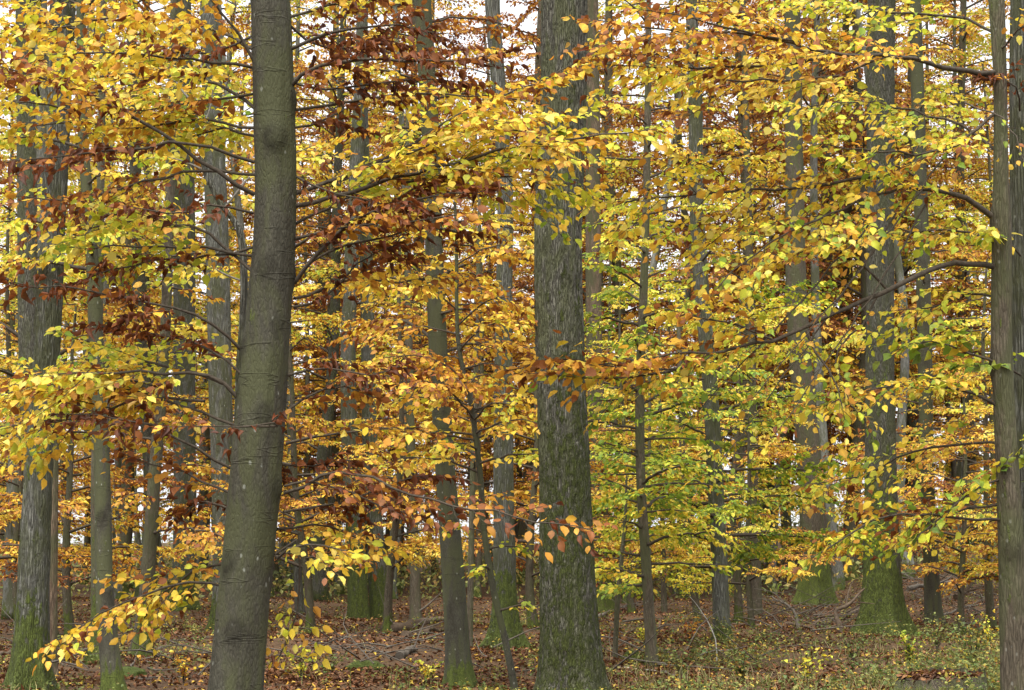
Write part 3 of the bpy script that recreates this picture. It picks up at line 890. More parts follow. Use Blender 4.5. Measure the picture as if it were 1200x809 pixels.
def near_tree_r():
    d = 14.0
    root, base, at, ra = tree('hornbeam_tree', 'grey multi-branched tree at the wood edge with long bare limbs reaching over the moss-footed oak', d,
        [(1166, -40, 19), (1168, 0, 19), (1172, 100, 16), (1173, 200, 18), (1174, 280, 23), (1174, 400, 25), (1178, 500, 26), (1184, 620, 29), (1190, 809, 33), (1196, 900, 36)],
        H=10, mat=M_DARK, sides=40, step=.06, flare=.3, rough=.03, moss=(.25, 3.0, .3),
        knots=[(3.1, 3.95, .02, .06), (2.8, 2.9, .02, .06), (-1.6, 1.6, .015, .06)])
    Ls = []
    def A(*a, **k):
        k.setdefault('leaf', .057)
        k['density'] = k.get('density', 1.) * .72
        Ls.append(near_limb(root, base, *a, **k))
    A([(1168, 85), (1125, 84), (1090, 75), (1040, 66), (970, 62), (930, 50), (880, 22), (830, -10)], (14, 13.0), 'gold', .5, .022, f0=.25)
    A([(970, 62), (930, 75), (870, 78), (800, 80), (700, 75)], (13.4, 12.7), 'yellow', .5, .012, f0=.1)
    A([(930, 50), (860, 40), (780, 35), (690, 25)], (13.2, 12.6), 'orange', .45, .011, f0=.15)
    A([(1040, 66), (980, 90), (900, 95), (830, 92), (740, 70)], (13.7, 13.4), 'yellow', .42, .010, f0=.1)
    A([(1167, 257), (1132, 232), (1090, 222), (1057, 218), (1020, 205), (990, 190)], (14, 13.5), 'mixright', .45, .024, f0=.35)
    A([(1030, 208), (980, 215), (930, 221), (860, 225), (780, 230), (690, 235)], (13.7, 13.2), 'yellow', .5, .014, f0=.15)
    A([(1060, 218), (1000, 240), (940, 265), (880, 300), (830, 350)], (13.7, 13.0), 'mixright', .45, .010, f0=.1)
    A([(1172, 315), (1120, 308), (1080, 322), (1040, 340), (960, 375), (900, 400), (840, 413), (790, 434), (730, 444), (650, 440)], (14, 12.6), 'mixright', .36, .024, f0=.55)
    A([(850, 412), (790, 415), (720, 425), (650, 420), (590, 435)], (13.0, 12.4), 'orange', .32, .008, f0=.05, leaf=.068, density=1.1)
    A([(1040, 340), (1000, 300), (960, 290), (900, 310), (850, 340)], (13.7, 13.4), 'yellow', .4, .009, f0=.15)
    A([(945, 388), (965, 425), (985, 460), (992, 500)], (13.3, 13.1), 'mixright', .2, .008, f0=.4, density=.6)
    A([(1030, 343), (1010, 380), (980, 420), (1000, 480), (1030, 500)], (13.6, 13.2), 'mixright', .25, .007, f0=.4)
    A([(1175, 480), (1120, 455), (1060, 450), (1000, 462), (950, 480)], (14, 13.4), 'mixright', .40, .012, f0=.1)
    A([(1178, 520), (1130, 520), (1070, 530), (1010, 560), (930, 570)], (14, 14.6), 'mixright', .4, .011, f0=.1)
    A([(1182, 610), (1120, 608), (1070, 600), (1020, 612), (960, 650), (920, 665)], (14, 13.2), 'mixright', .30, .011, f0=.12)
    A([(1180, 560), (1140, 575), (1100, 610), (1060, 640)], (14, 13.6), 'green', .30, .009, f0=.1, leaf=.075)
    A([(1176, 430), (1140, 415), (1090, 400), (1050, 410)], (14, 13.7), 'green', .3, .010, f0=.15, leaf=.075)
    A([(1172, 180), (1130, 150), (1070, 130), (1000, 120), (930, 130)], (14, 14.8), 'ygreen', .5, .012, f0=.1)
    A([(1170, 130), (1130, 165), (1080, 180), (1000, 175), (940, 160)], (14, 13.2), 'mixright', .45, .011, f0=.1)
    A([(1168, 40), (1120, 20), (1050, 15), (980, 5), (920, 10)], (14, 14.6), 'ygreen', .5, .012, f0=.1)
    A([(1173, 290), (1120, 270), (1050, 275), (1000, 262)], (14, 14.8), 'mixright', .45, .011, f0=.1)
    A([(1175, 350), (1130, 345), (1090, 360), (1040, 365)], (14, 14.6), 'ygreen', .4, .010, f0=.1)
    A([(1170, 60), (1190, 40), (1210, 20)], (14, 13.6), 'gold', .3, .008, f0=.2)
    A([(930, 48), (890, 40), (850, 30), (800, 18), (740, 10)], (13.2, 12.6), 'rust', .22, .008, f0=.05, density=1.3)
    A([(890, 78), (840, 74), (790, 66), (720, 66)], (13.0, 12.5), 'rust', .2, .008, f0=.05, density=1.3)
    A([(905, 398), (860, 380), (820, 372), (770, 360)], (13.2, 12.8), 'orange', .26, .007, f0=.05)
    A([(800, 432), (740, 432), (680, 428), (610, 440)], (12.8, 12.3), 'orange', .26, .006, f0=.02, leaf=.07, density=1.3)
    A([(1180, 590), (1120, 600), (1060, 605), (1000, 590)], (14, 14.4), 'rust', .26, .008, f0=.15)
    # long thin whips
    for x0, y0, x1, y1 in ((1110, 180, 880, 470), (1050, 250, 830, 560), (1085, 240, 900, 520), (1020, 260, 800, 500), (1130, 120, 1200, 190)):
        A([(x0, y0), ((x0 + x1) / 2 + 15, (y0 + y1) / 2 - 12), (x1, y1)], (13.8, 13.0), 'mixright', .16, .006, f0=.4, density=.4, leaf=.05)
    add_leaves(root, base, cat_leaves(Ls), 0, singles=300)
    high_crown(root, base, at, ra, 6.8, 9.8, 3.2, 14, 'ygreen', .13)
    root2, base2, at2, ra2 = tree('hornbeam_tree', 'second grey stem standing close behind the multi-branched tree at the wood edge', 14.5,
        [(1194, -40, 20), (1194, 100, 22), (1195, 250, 24), (1196, 400, 26), (1201, 560, 30), (1212, 720, 34), (1222, 880, 38)],
        H=9, mat=M_GREY, sides=36, step=.07, flare=.3, rough=.03, moss=(.25, 3.0, .2))
    L2 = []
    for pts, pal in (([(1195, 580), (1190, 560), (1170, 545)], 'green'), ([(1196, 440), (1170, 425), (1140, 430)], 'green'), ([(1195, 130), (1185, 100), (1150, 90)], 'brown'),
                     ([(1196, 300), (1170, 280), (1120, 275)], 'ygreen')):
        L2.append(near_limb(root2, base2, pts, (14.4, 13.9), pal, .25, .007, leaf=.07))
    add_leaves(root2, base2, cat_leaves(L2), 0)
near_tree_r()

# ------------------------------------------------------------------ trees of the middle ground
def t_oak(label, d, path, high=('rust', 9, 17, 3.5, 12), **kw):
    kw.setdefault('mat', M_OAK)
    root, base, at, ra = tree('oak_tree', label, d, path, **kw)
    if high:
        pal, h0, h1, L, n = high
        high_crown(root, base, at, ra, h0, h1, L, n, pal)
    return root, base, at, ra

t_oak('thick oak with deeply furrowed bark and dark green moss up its lower trunk', 22.8,
      [(661, -60, 55), (661, 0, 56), (660, 130, 56), (654, 270, 58), (656, 400, 58), (661, 540, 60), (665, 680, 66), (669, 790, 72)],
      H=18, sides=150, step=.045, flare=.36, fh=.32, rough=.015, fiss=.016, moss=(2.5, -.9, .75), moss_max=.64, high=('gold', 9.5, 17, 4, 14))
t_oak('tall straight oak with a broad bright green mossy foot among fallen branches', 40.0,
      [(1033, -40, 33), (1032, 120, 33), (1032, 250, 32), (1031, 430, 34), (1032, 540, 37), (1033, 640, 41), (1034, 733, 46)],
      H=24, mat=M_OAKG, sides=56, step=.12, flare=.55, fh=.5, fiss=.014, moss=(1.9, -2.4, .75), high=('gold', 14, 22, 4, 12))
t_oak('grey oak with a mossy green foot beside the slim stem with a broken stub', 24.0,
      [(76, -40, 31), (74, 0, 31), (66, 180, 30), (62, 270, 29), (56, 400, 31), (46, 540, 33), (40, 660, 36), (36, 780, 38)],
      H=18, mat=M_GREY, sides=90, step=.06, flare=.38, fh=.45, fiss=.010, moss=(.75, -2.2, .3), high=('yellow', 9.5, 16, 3.5, 12))
t_oak('dark furrowed oak crossing behind the grey oak', 38.0,
      [(28, -40, 22), (29, 0, 22), (32, 270, 23), (33, 400, 23), (42, 560, 24), (50, 732, 26)],
      H=20, sides=30, flare=.4, moss=(.5, -2, .2), high=('yellow', 13, 20, 3.5, 10))
t_oak('oak with a bright green mossy cone of a foot behind the thin curved sapling', 33.0,
      [(577, -40, 18), (578, 20, 18), (588, 150, 18), (592, 240, 19), (590, 400, 21), (590, 540, 24), (591, 650, 26), (592, 752, 29)],
      H=22, mat=M_GREY, sides=48, step=.1, flare=.7, fh=.38, fiss=.008, moss=(1.1, -1.5, .2), high=('rust', 12, 20, 3.5, 12))
t_oak('dark oak with a moss-blotched spreading foot behind the fallen branches', 55.0,
      [(928, -40, 19), (929, 60, 20), (931, 200, 22), (933, 340, 25), (940, 450, 27), (950, 560, 30), (954, 640, 33), (955, 706, 36)],
      H=28, mat=M_DARK, sides=40, flare=.35, fh=.6, fiss=.01, moss=(1.2, -1.2, .35), high=('rust', 19, 27, 4.5, 12))
t_oak('oak with a low mossy foot hidden behind the slim stem with a broken stub', 28.5,
      [(116, 350, 10), (115, 450, 11), (113, 560, 13), (114, 660, 15), (117, 772, 18)],
      H=14, mat=M_DARK, sides=24, flare=.85, fh=.3, moss=(.8, -1.5, .3), high=None)
t_oak('straight grey oak standing beside the large leaning beech', 42.0,
      [(245, -40, 22), (247, 50, 24), (251, 180, 26), (255, 300, 28), (258, 450, 28), (262, 600, 27), (264, 725, 29)],
      H=22, mat=M_GREY, sides=36, flare=.4, fiss=.008, moss=(.6, -1.5, .2), high=('yellow', 14, 22, 4, 10))
t_oak('pale straight oak behind the dark slanting stem', 50.0,
      [(212, -40, 23), (214, 100, 24), (216, 280, 26), (216, 450, 26), (217, 600, 27), (215, 715, 29)],
      H=24, mat=M_GREY, sides=32, flare=.4, fiss=.008, moss=(.8, -1.5, .3), high=('gold', 17, 25, 4, 10))
t_oak('grey oak with green algae on its foot, algae-stained one of a close pair', 48.0,
      [(425, -40, 13), (424, 50, 14), (420, 150, 16), (411, 320, 17), (408, 430, 18), (411, 540, 20), (417, 640, 22), (420, 716, 24)],
      H=24, mat=M_GREY, sides=28, flare=.14, moss=(1.6, -2.2, .5), high=('rust', 16, 24, 4, 10))
t_oak('grey oak with a mossy foot, cleaner one of a close pair', 48.5,
      [(424, 90, 12), (427, 200, 14), (430, 330, 16), (432, 450, 17), (435, 560, 19), (440, 640, 21), (445, 715, 23)],
      H=24, mat=M_GREY, sides=28, flare=.14, moss=(.9, -.8, .35), high=('rust', 16, 24, 4, 10))
t_oak('brown-grey oak stem showing just behind the thick furrowed oak', 53.0,
      [(695, 200, 18), (696, 380, 19), (700, 500, 20), (703, 620, 21), (706, 706, 24)],
      H=24, mat=M_DEAD, sides=24, flare=.4, moss=(.9, -1.5, .3), high=('rust', 17, 25, 4, 10))

def t_beech(label, d, path, crowns=(), name='beech_tree', lod=1, **kw):
    root, base, at, ra = tree(name, label, d, path, **kw)
    for (py1, py0, n, L, pals, extra) in crowns:
        crown(root, base, at, ra, max(.6, hh(py0, d, base)), hh(py1, d, base), n, L, pals, lod=lod, **extra)
    return root, base, at, ra

t_beech('smooth grey-brown beech standing in front of the mossy-footed oak, bare low down', 26.0,
        [(494, -40, 21), (495, 0, 21), (504, 150, 21), (508, 270, 21), (513, 400, 22), (521, 540, 23), (530, 660, 26), (538, 785, 29)],
        [(-40, 480, 28, 2.3, [(.4, ('gold', 'orange')), (.75, ('yellow', 'gold')), (1, ('rust', 'gold'))], {})],
        H=15, mat=M_BEECH, sides=48, step=.08, flare=.3, fh=.25, moss=(.3, -1, .1))
t_beech('slim grey-brown stem with a broken pale stub at mid-height', 23.6,
        [(96, 120, 11), (100, 200, 13), (108, 300, 15), (115, 450, 18), (120, 560, 19), (123, 700, 21), (132, 800, 24)],
        [(-60, 330, 22, 1.9, [(1, ('ygreen', 'yellow'))], {})],
        H=13, mat=M_BEECH, sides=40, step=.08, flare=.25, fh=.25, moss=(.3, -1, .25),
        knots=[(-1.6, 2.1, .03, .05), (-1.2, 1.2, .02, .06)])
t_beech('dark slanting stem beside the pale straight oak', 30.5,
        [(200, 180, 11), (197, 300, 12), (192, 420, 13), (181, 560, 15), (173, 680, 17), (166, 760, 22)],
        [(230, 640, 16, 1.9, [(.6, ('rust', 'orange')), (1, ('gold', 'orange'))], {})],
        H=13, mat=M_DARK, sides=24, flare=.3, fh=.3, moss=(.4, -1, .2))
t_beech('thin curved sapling growing in front of the mossy cone-footed oak', 23.9,
        [(533, 230, 3), (535, 300, 4), (537, 400, 5), (553, 480, 6), (563, 560, 7), (567, 620, 7), (578, 690, 8), (592, 750, 8), (603, 806, 9)],
        [(220, 520, 32, 1.8, [(.5, ('gold', 'orange', 'yellow')), (1, ('gold', 'yellow'))], {}), (600, 720, 5, .8, [(1, 'ygreen')], {}),
         (470, 560, 9, 1.8, [(1, ('yellow', 'ygreen'))], {})],
        name='beech_sapling', H=5.5, mat=M_BEECH, sides=16, step=.1, flare=.3, fh=.12)
t_beech('dark slim sapling with flat plates of green leaves, beside the thick furrowed oak', 29.0,
        [(760, 40, 7), (759, 130, 8), (757, 250, 9), (754, 350, 10), (750, 450, 11), (751, 560, 11), (757, 660, 12), (764, 770, 14)],
        [(-20, 600, 42, 2.1, [(.22, 'green'), (.55, ('ygreen', 'green')), (.8, 'ygreen'), (1, ('yellow', 'ygreen'))], dict(tilt=.42, droop=.1)),
         (440, 690, 22, 2.0, [(1, ('green', 'green', 'ygreen'))], dict(tilt=.4, droop=.08, elev=(-.05, .2)))],
        name='beech_sapling', H=10.5, mat=M_DARK, sides=20, step=.12, flare=.3, fh=.15)
t_beech('straight light grey beech with green plates of leaves beside a white fallen stick', 34.0,
        [(812, 60, 15), (815, 120, 17), (816, 230, 17), (822, 340, 18), (832, 450, 18), (838, 560, 19), (843, 660, 19), (846, 748, 20)],
        [(-40, 610, 36, 2.7, [(.18, 'green'), (.42, ('green', 'ygreen')), (.75, ('ygreen', 'yellow')), (1, ('yellow', 'rust'))], dict(tilt=.42, droop=.1)),
         (430, 650, 24, 2.8, [(1, ('green', 'ygreen', 'green'))], dict(tilt=.4, droop=.08, elev=(-.05, .2)))],
        H=16, mat=M_GREY, sides=28, step=.12, flare=.3, fh=.2, moss=(.3, -1, .1))
t_beech('smooth beech with small low branches beside the bright mossy oak foot', 43.5,
        [(1074, 60, 15), (1078, 200, 16), (1082, 330, 17), (1084, 430, 17), (1086, 540, 16), (1090, 640, 17), (1094, 725, 20)],
        [(0, 640, 26, 2.6, [(.25, ('orange', 'gold')), (.7, ('ygreen', 'gold')), (1, ('gold', 'ygreen'))], {})],
        H=19, mat=M_BEECH, sides=26, step=.14, flare=.3, fh=.25)
t_beech('dark straight stem with a clean foot on brown leaves, behind the white fallen stick', 50.0,
        [(872, 60, 7), (876, 200, 8), (880, 400, 10), (884, 560, 11), (887, 714, 12)],
        [(100, 640, 26, 2.6, [(.4, ('orange', 'gold')), (1, ('gold', 'rust', 'ygreen'))], dict(leaf=.095))], lod=2,
        H=18, mat=M_DARK, sides=16, flare=.2, fh=.25)
t_beech('short dark stem in the gap behind the smooth grey-brown beech', 47.0,
        [(478, 330, 8), (481, 500, 10), (484, 600, 11), (487, 717, 13)],
        [(250, 640, 24, 2.4, [(.5, ('gold', 'orange')), (1, ('gold', 'yellow'))], dict(leaf=.095))], lod=2,
        H=13, mat=M_DARK, sides=16, flare=.2, fh=.25)
t_beech('thin dark stem squeezed between the smooth beech and the mossy cone-footed oak', 32.0,
        [(561, 300, 5), (558, 430, 6), (554, 560, 7), (552, 660, 7), (550, 760, 8)],
        [(280, 600, 14, 1.4, [(1, ('gold', 'orange'))], {})],
        name='beech_sapling', H=8, mat=M_DARK, sides=12, flare=.2, fh=.15)
t_beech('reddish dead stem standing beside the grey mossy-footed oak', 26.0,
        [(66, 470, 8), (64, 560, 9), (62, 680, 11), (60, 788, 14)], H=4.0, mat=M_DEAD, sides=18, flare=.3, fh=.2, name='dead_tree')
t_beech('thin dark dead sapling with withered leaves beside the thick furrowed oak', 31.0,
        [(733, 600, 4), (729, 650, 5), (724, 700, 6), (721, 760, 6)],
        [(560, 700, 8, .8, [(1, ('rust', 'brown'))], dict(density=.35))],
        name='beech_sapling', H=3.0, mat=M_DARK, sides=10, flare=.2, fh=.1)
t_beech('dark leaning stem behind the green-plated sapling', 46.0,
        [(798, 480, 7), (803, 580, 8), (808, 650, 8), (817, 720, 9)],
        [(400, 620, 12, 1.8, [(1, ('gold', 'ygreen'))], dict(leaf=.09))], lod=2,
        H=8, mat=M_DARK, sides=12, flare=.2, fh=.2)
t_beech('small dark stem far behind the green-plated sapling', 52.0,
        [(775, 560, 5), (777, 640, 6), (778, 712, 7)],
        [(430, 620, 14, 2.0, [(1, ('ygreen', 'orange'))], dict(leaf=.09))], lod=2,
        H=8, mat=M_DARK, sides=10, flare=.2, fh=.2)
t_beech('slender pale stem behind the large leaning beech', 50.0,
        [(336, 330, 8), (340, 480, 9), (346, 620, 9), (351, 712, 11)],
        [(200, 640, 22, 2.3, [(.5, ('orange', 'gold')), (1, ('rust', 'gold'))], dict(leaf=.095))], lod=2,
        H=15, mat=M_GREY, sides=12, flare=.2, fh=.2)

# ------------------------------------------------------------------ understorey beeches (young, layered)
LANDMARKS = [(40, 24, 'grey mossy-footed oak'), (122, 23.6, 'slim stub-bearing stem'), (176, 30.5, 'dark slanting stem'), (216, 50, 'pale straight oak'), (290, 12.2, 'large leaning beech'),
             (420, 48, 'close pair of oaks'), (515, 26, 'smooth grey-brown beech'), (590, 33, 'mossy cone-footed oak'), (660, 22.8, 'thick furrowed oak'), (755, 29, 'green-plated dark sapling'),
             (838, 34, 'straight light grey beech'), (888, 50, 'clean-footed dark stem'), (950, 55, 'dark moss-blotched oak'), (1032, 40, 'bright mossy oak foot'), (1088, 43.5, 'smooth beech with low branches'),
             (1185, 14, 'multi-branched edge tree')]
def landmark(px, d):
    ok = [(abs(px - x), d, t) for x, q, t in LANDMARKS if q < d - 2]
    gap, _, t = min(ok)
    return ('behind the ' if gap < 22 else 'back beside the ') + t

ORG = [(.45, ('orange', 'rust', 'gold')), (1, ('gold', 'orange'))]
YOR = [(.4, ('orange', 'gold')), (1, ('gold', 'yellow'))]
YGN = [(.35, ('gold', 'ygreen', 'orange')), (1, ('ygreen', 'yellow'))]
RST = [(1, ('rust', 'orange', 'rust'))]
def proto_tree(name, H, w, mat, pals, n, L, leaf, h0, bend=.03, **kw):
    root = bpy.data.objects.new(name, None)
    COL.objects.link(root)
    base = np.zeros(3)
    fs = np.array([-.25 / H, 0, .12, .3, .5, .75, 1.])
    off = np.cumsum(RNG.normal(0, bend, (7, 2)), axis=0) * H * .25
    off -= off[1]
    pts = np.hstack([off, (fs * H)[:, None]])
    rad = w / 2 * (1.08 - .85 * np.clip(fs, 0, 1))
    me, at, ra = trunk_mesh(base, pts, rad, mat, 10, step=.5, flare=.3, fh=.2 + w * .4, moss=(.4, -1.5, .1), rough=.04)
    add('trunk', me, root)
    crown(root, base, at, ra, H * h0, H * .98, n, L, pals, leaf=leaf, lod=2, join=True, **kw)
    return [root, False]

def place(pr, px, d, scale, label, group, lean=0.):
    root = pr[0]
    if pr[1]:
        r = root.copy()
        COL.objects.link(r)
        for ch in root.children:
            c = ch.copy()
            COL.objects.link(c)
            c.parent = r
        root = r
    pr[1] = True
    b = ground_hit(px, d)
    root.location = b
    root.rotation_euler = (0, lean, RNG.random() * 6.28)
    root.scale = (scale,) * 3
    root['label'], root['category'], root['group'] = label, 'tree', group

TONES = {id(ORG): 'orange', id(YOR): 'golden', id(YGN): 'yellow-green', id(RST): 'rust'}
YOUNG = {}
for pals, Hs in ((ORG, (6, 8.5, 15.5)), (YOR, (7, 9.5)), (YGN, (7.5, 10, 16)), (RST, (13, 18.5))):
    YOUNG[id(pals)] = [(H, proto_tree('young_beech', H, .11 + .007 * H, M_DARK, pals, int(20 + H * 1.9), 2.0 + H * .09, (.076 if H < 12 else .095), .14, bend=.05,
                        spacing=.115 if H < 12 else .15, leaf_gap=.035 if H < 12 else .042, seg_len=.3, top=.35, tilt=.5, droop=.1, elev=(0., .35), twig_sides=3))
                       for H in Hs]
for px, d, H, L, pals in (
        (-30, 34, 6, 2.2, ORG), (25, 44, 6.5, 2.4, ORG), (85, 40, 7, 2.5, ORG), 
        (300, 46, 9, 2.6, ORG), (365, 40, 9, 2.4, YOR), (455, 39, 8.5, 2.5, YOR),
        (625, 38, 6.5, 2.0, ORG), (690, 60, 9, 3, YGN), (740, 52, 9, 2.6, YGN),
        (800, 62, 10, 3, YGN), (865, 45, 8, 2.4, YGN), (1040, 52, 7, 2.6, ORG),
        (1160, 42, 8, 2.5, YGN), (1210, 50, 10, 2.8, YGN), (1235, 38, 8, 2.5, YGN),
        (420, 70, 12, 3.2, RST), (560, 72, 13, 3.2, RST), (760, 74, 13, 3.2, RST), (330, 68, 12, 3.2, ORG), (100, 72, 13, 3.2, YGN), (10, 66, 12, 3.2, YGN),
        (355, 74, 18, 3.6, RST), (400, 64, 15, 3.4, ORG), (450, 80, 20, 3.8, RST), (610, 78, 19, 3.8, RST),
        (715, 66, 17, 3.6, ORG), (790, 80, 20, 3.8, RST), (905, 70, 18, 3.6, RST), (1050, 74, 18, 3.8, RST), (1115, 72, 17, 3.8, YGN), (1165, 64, 16, 3.6, ORG), (55, 80, 19, 3.8, YGN),
        (265, 76, 19, 3, YGN), (385, 84, 20, 3, RST), (365, 62, 15, 3, ORG), (510, 84, 20, 3, RST), (560, 62, 15, 3, ORG), (1000, 84, 20, 3, RST), (640, 64, 14, 3, RST), (735, 58, 12, 3, YGN), (875, 78, 18, 3, RST), 
        (1140, 80, 18, 3, YGN), (430, 74, 18, 3, RST), (225, 76, 18, 3, YGN), (20, 56, 13, 3, YGN), (680, 84, 19, 3, RST),
        (760, 44, 6.5, 3, YGN), (880, 40, 5.5, 3, YGN), (1125, 40, 5.5, 3, ORG)):
    H0, pr = min(YOUNG[id(pals)], key=lambda q: abs(q[0] - H))
    size = 'slim tall' if H > 14 else 'tall' if H > 9.2 else 'low'
    place(pr, px, d, H / H0, '%s young beech layered with %s leaves %s' % (size, TONES[id(pals)], landmark(px, d)), 'young understorey beeches')

# ------------------------------------------------------------------ far trees
FAR = [(110, 82, .4), (258, 84, .4), (392, 76, .4), (470, 84, .4), (612, 72, .4), (575, 90, .4), (690, 90, .4), (1075, 92, .4), (30, 104, .4), (330, 88, .4), (180, 92, .4), (925, 88, .4),
       (20, 46, .36), (143, 66, .32), (172, 62, .36), (378, 58, .34), (858, 62, .26), (884, 80, .42), (948, 70, .42), (905, 76, .5), 
       (978, 78, .3), (993, 72, .36), (996, 64, .3), (1062, 70, .38), (725, 68, .36), (690, 78, .4), (462, 66, .3), (600, 86, .4),
       (235, 74, .4), (1140, 66, .34), (1110, 86, .36), (830, 74, .26), (650, 95, .4), (560, 98, .4), (410, 92, .4),
       (350, 100, .4), (120, 104, .36), (0, 98, .4), (-40, 74, .36), (1185, 78, .4), (1230, 90, .4), (1020, 104, .4), (950, 98, .4), 
       (480, 110, .4), (1150, 105, .4), (700, 114, .4), (830, 122, .4)]
FARP = []
for pals, mat, tone in (([(1, ('ygreen', 'yellow', 'gold'))], M_FAR, 'pale grey'), ([(1, ('orange', 'gold', 'ygreen'))], M_OAK, 'brown-grey'), ([(1, ('rust', 'orange', 'rust'))], M_DARK, 'dark'),
                        ([(1, ('rust', 'gold', 'orange'))], M_FAR, 'pale grey'), ([(1, ('gold', 'ygreen', 'orange'))], M_DARK, 'dark')):
    FARP.append((tone, proto_tree('far_tree', 27., .46, mat, pals, 56, 4.4, .124, .17, bend=.035, spacing=.21, leaf_gap=.058, seg_len=.9, top=.5, lat=.55,
                                  elev=(.1, .6), twig_sides=3, tilt=.7)))
for i, (px, d, w) in enumerate(FAR):
    pick = (0, 4, 1, 0)[i % 4] if px < 330 else (2, 3, 2, 1)[i % 4] if px < 900 else (3, 4, 2, 1)[i % 4]
    tone, pr = FARP[pick]
    place(pr, px, d, float(RNG.uniform(.82, 1.15)), tone + ' far trunk with a leafy crown ' + landmark(px, d), 'far trunks', float(RNG.normal(0, .025)))
slim = proto_tree('far_tree', 24., .30, M_FAR, [(1, ('gold', 'rust', 'ygreen'))], 26, 3.2, .112, .5, bend=.045, spacing=.21, leaf_gap=.07, seg_len=.9, top=.5, lat=.55,
                  elev=(.1, .6), twig_sides=3, tilt=.7)
for px, d in ((140, 58), (154, 70), (196, 66), (168, 80), (316, 62), (345, 70), (398, 64), (458, 60), (712, 72), (735, 62), (905, 66), (982, 60), (1012, 72), (1066, 60), (1045, 84), (1120, 66), (80, 68), (640, 74), (795, 64)):
    place(slim, px, d, float(RNG.uniform(.8, 1.2)), 'slim pale far stem with thin crown ' + landmark(px, d), 'far trunks', float(RNG.normal(0, .03)))
for pr in [q for lst in YOUNG.values() for _, q in lst] + [q for _, q in FARP] + [slim]:
    if not pr[1]:                                   # a pattern tree that found no spot
        for ch in list(pr[0].children):
            bpy.data.objects.remove(ch)
        bpy.data.objects.remove(pr[0])
print('LEAVES', STATS)

# ------------------------------------------------------------------ what lies and grows on the floor
def scatter(n, y0, y1, power=1.0, margin=1.15):
    """points on the floor inside the view and a bit beyond, denser near"""
    y = y0 + (y1 - y0) * RNG.random(n) ** power
    x = (RNG.random(n) * 2 - 1) * y * 600 / F * margin
    return x, y

def litter():
    x, y = scatter(115000, 20, 62, 1.5)
    dr = fbm(np.stack([x * .7, y * .45, x * 0 + 3], -1), 3)
    k = RNG.random(len(x)) < np.clip((dr - .34) * 5, .12, 1)
    x, y = x[k], y[k]
    z = gz(x, y) + RNG.uniform(.0, .05, len(x))
    n = len(x)
    D = nrm(np.stack([RNG.normal(0, 1, n), RNG.normal(0, 1, n), RNG.normal(0, .35, n)], -1))
    Nn = nrm(np.stack([RNG.normal(0, .6, n), RNG.normal(0, .6, n), np.ones(n)], -1))
    PAL['litter'] = [((.140, .062, .027), 4), ((.068, .031, .016), 5), ((.19, .090, .040), 2.2), ((.25, .135, .065), .6), ((.5, .27, .03), .5), ((.6, .42, .06), .45)]
    c = colours('litter', np.arange(n), n)
    V, fs, C = leaf_geo((np.stack([x, y, z], -1), D, Nn, RNG.uniform(.05, .095, n), c), 2)
    add('leaf_litter', mk_mesh('leaf_litter', V, fs, C, M_LITTER), kind='stuff', label='fallen brown and yellow leaves on the woodland floor', cat='leaf litter')
litter()

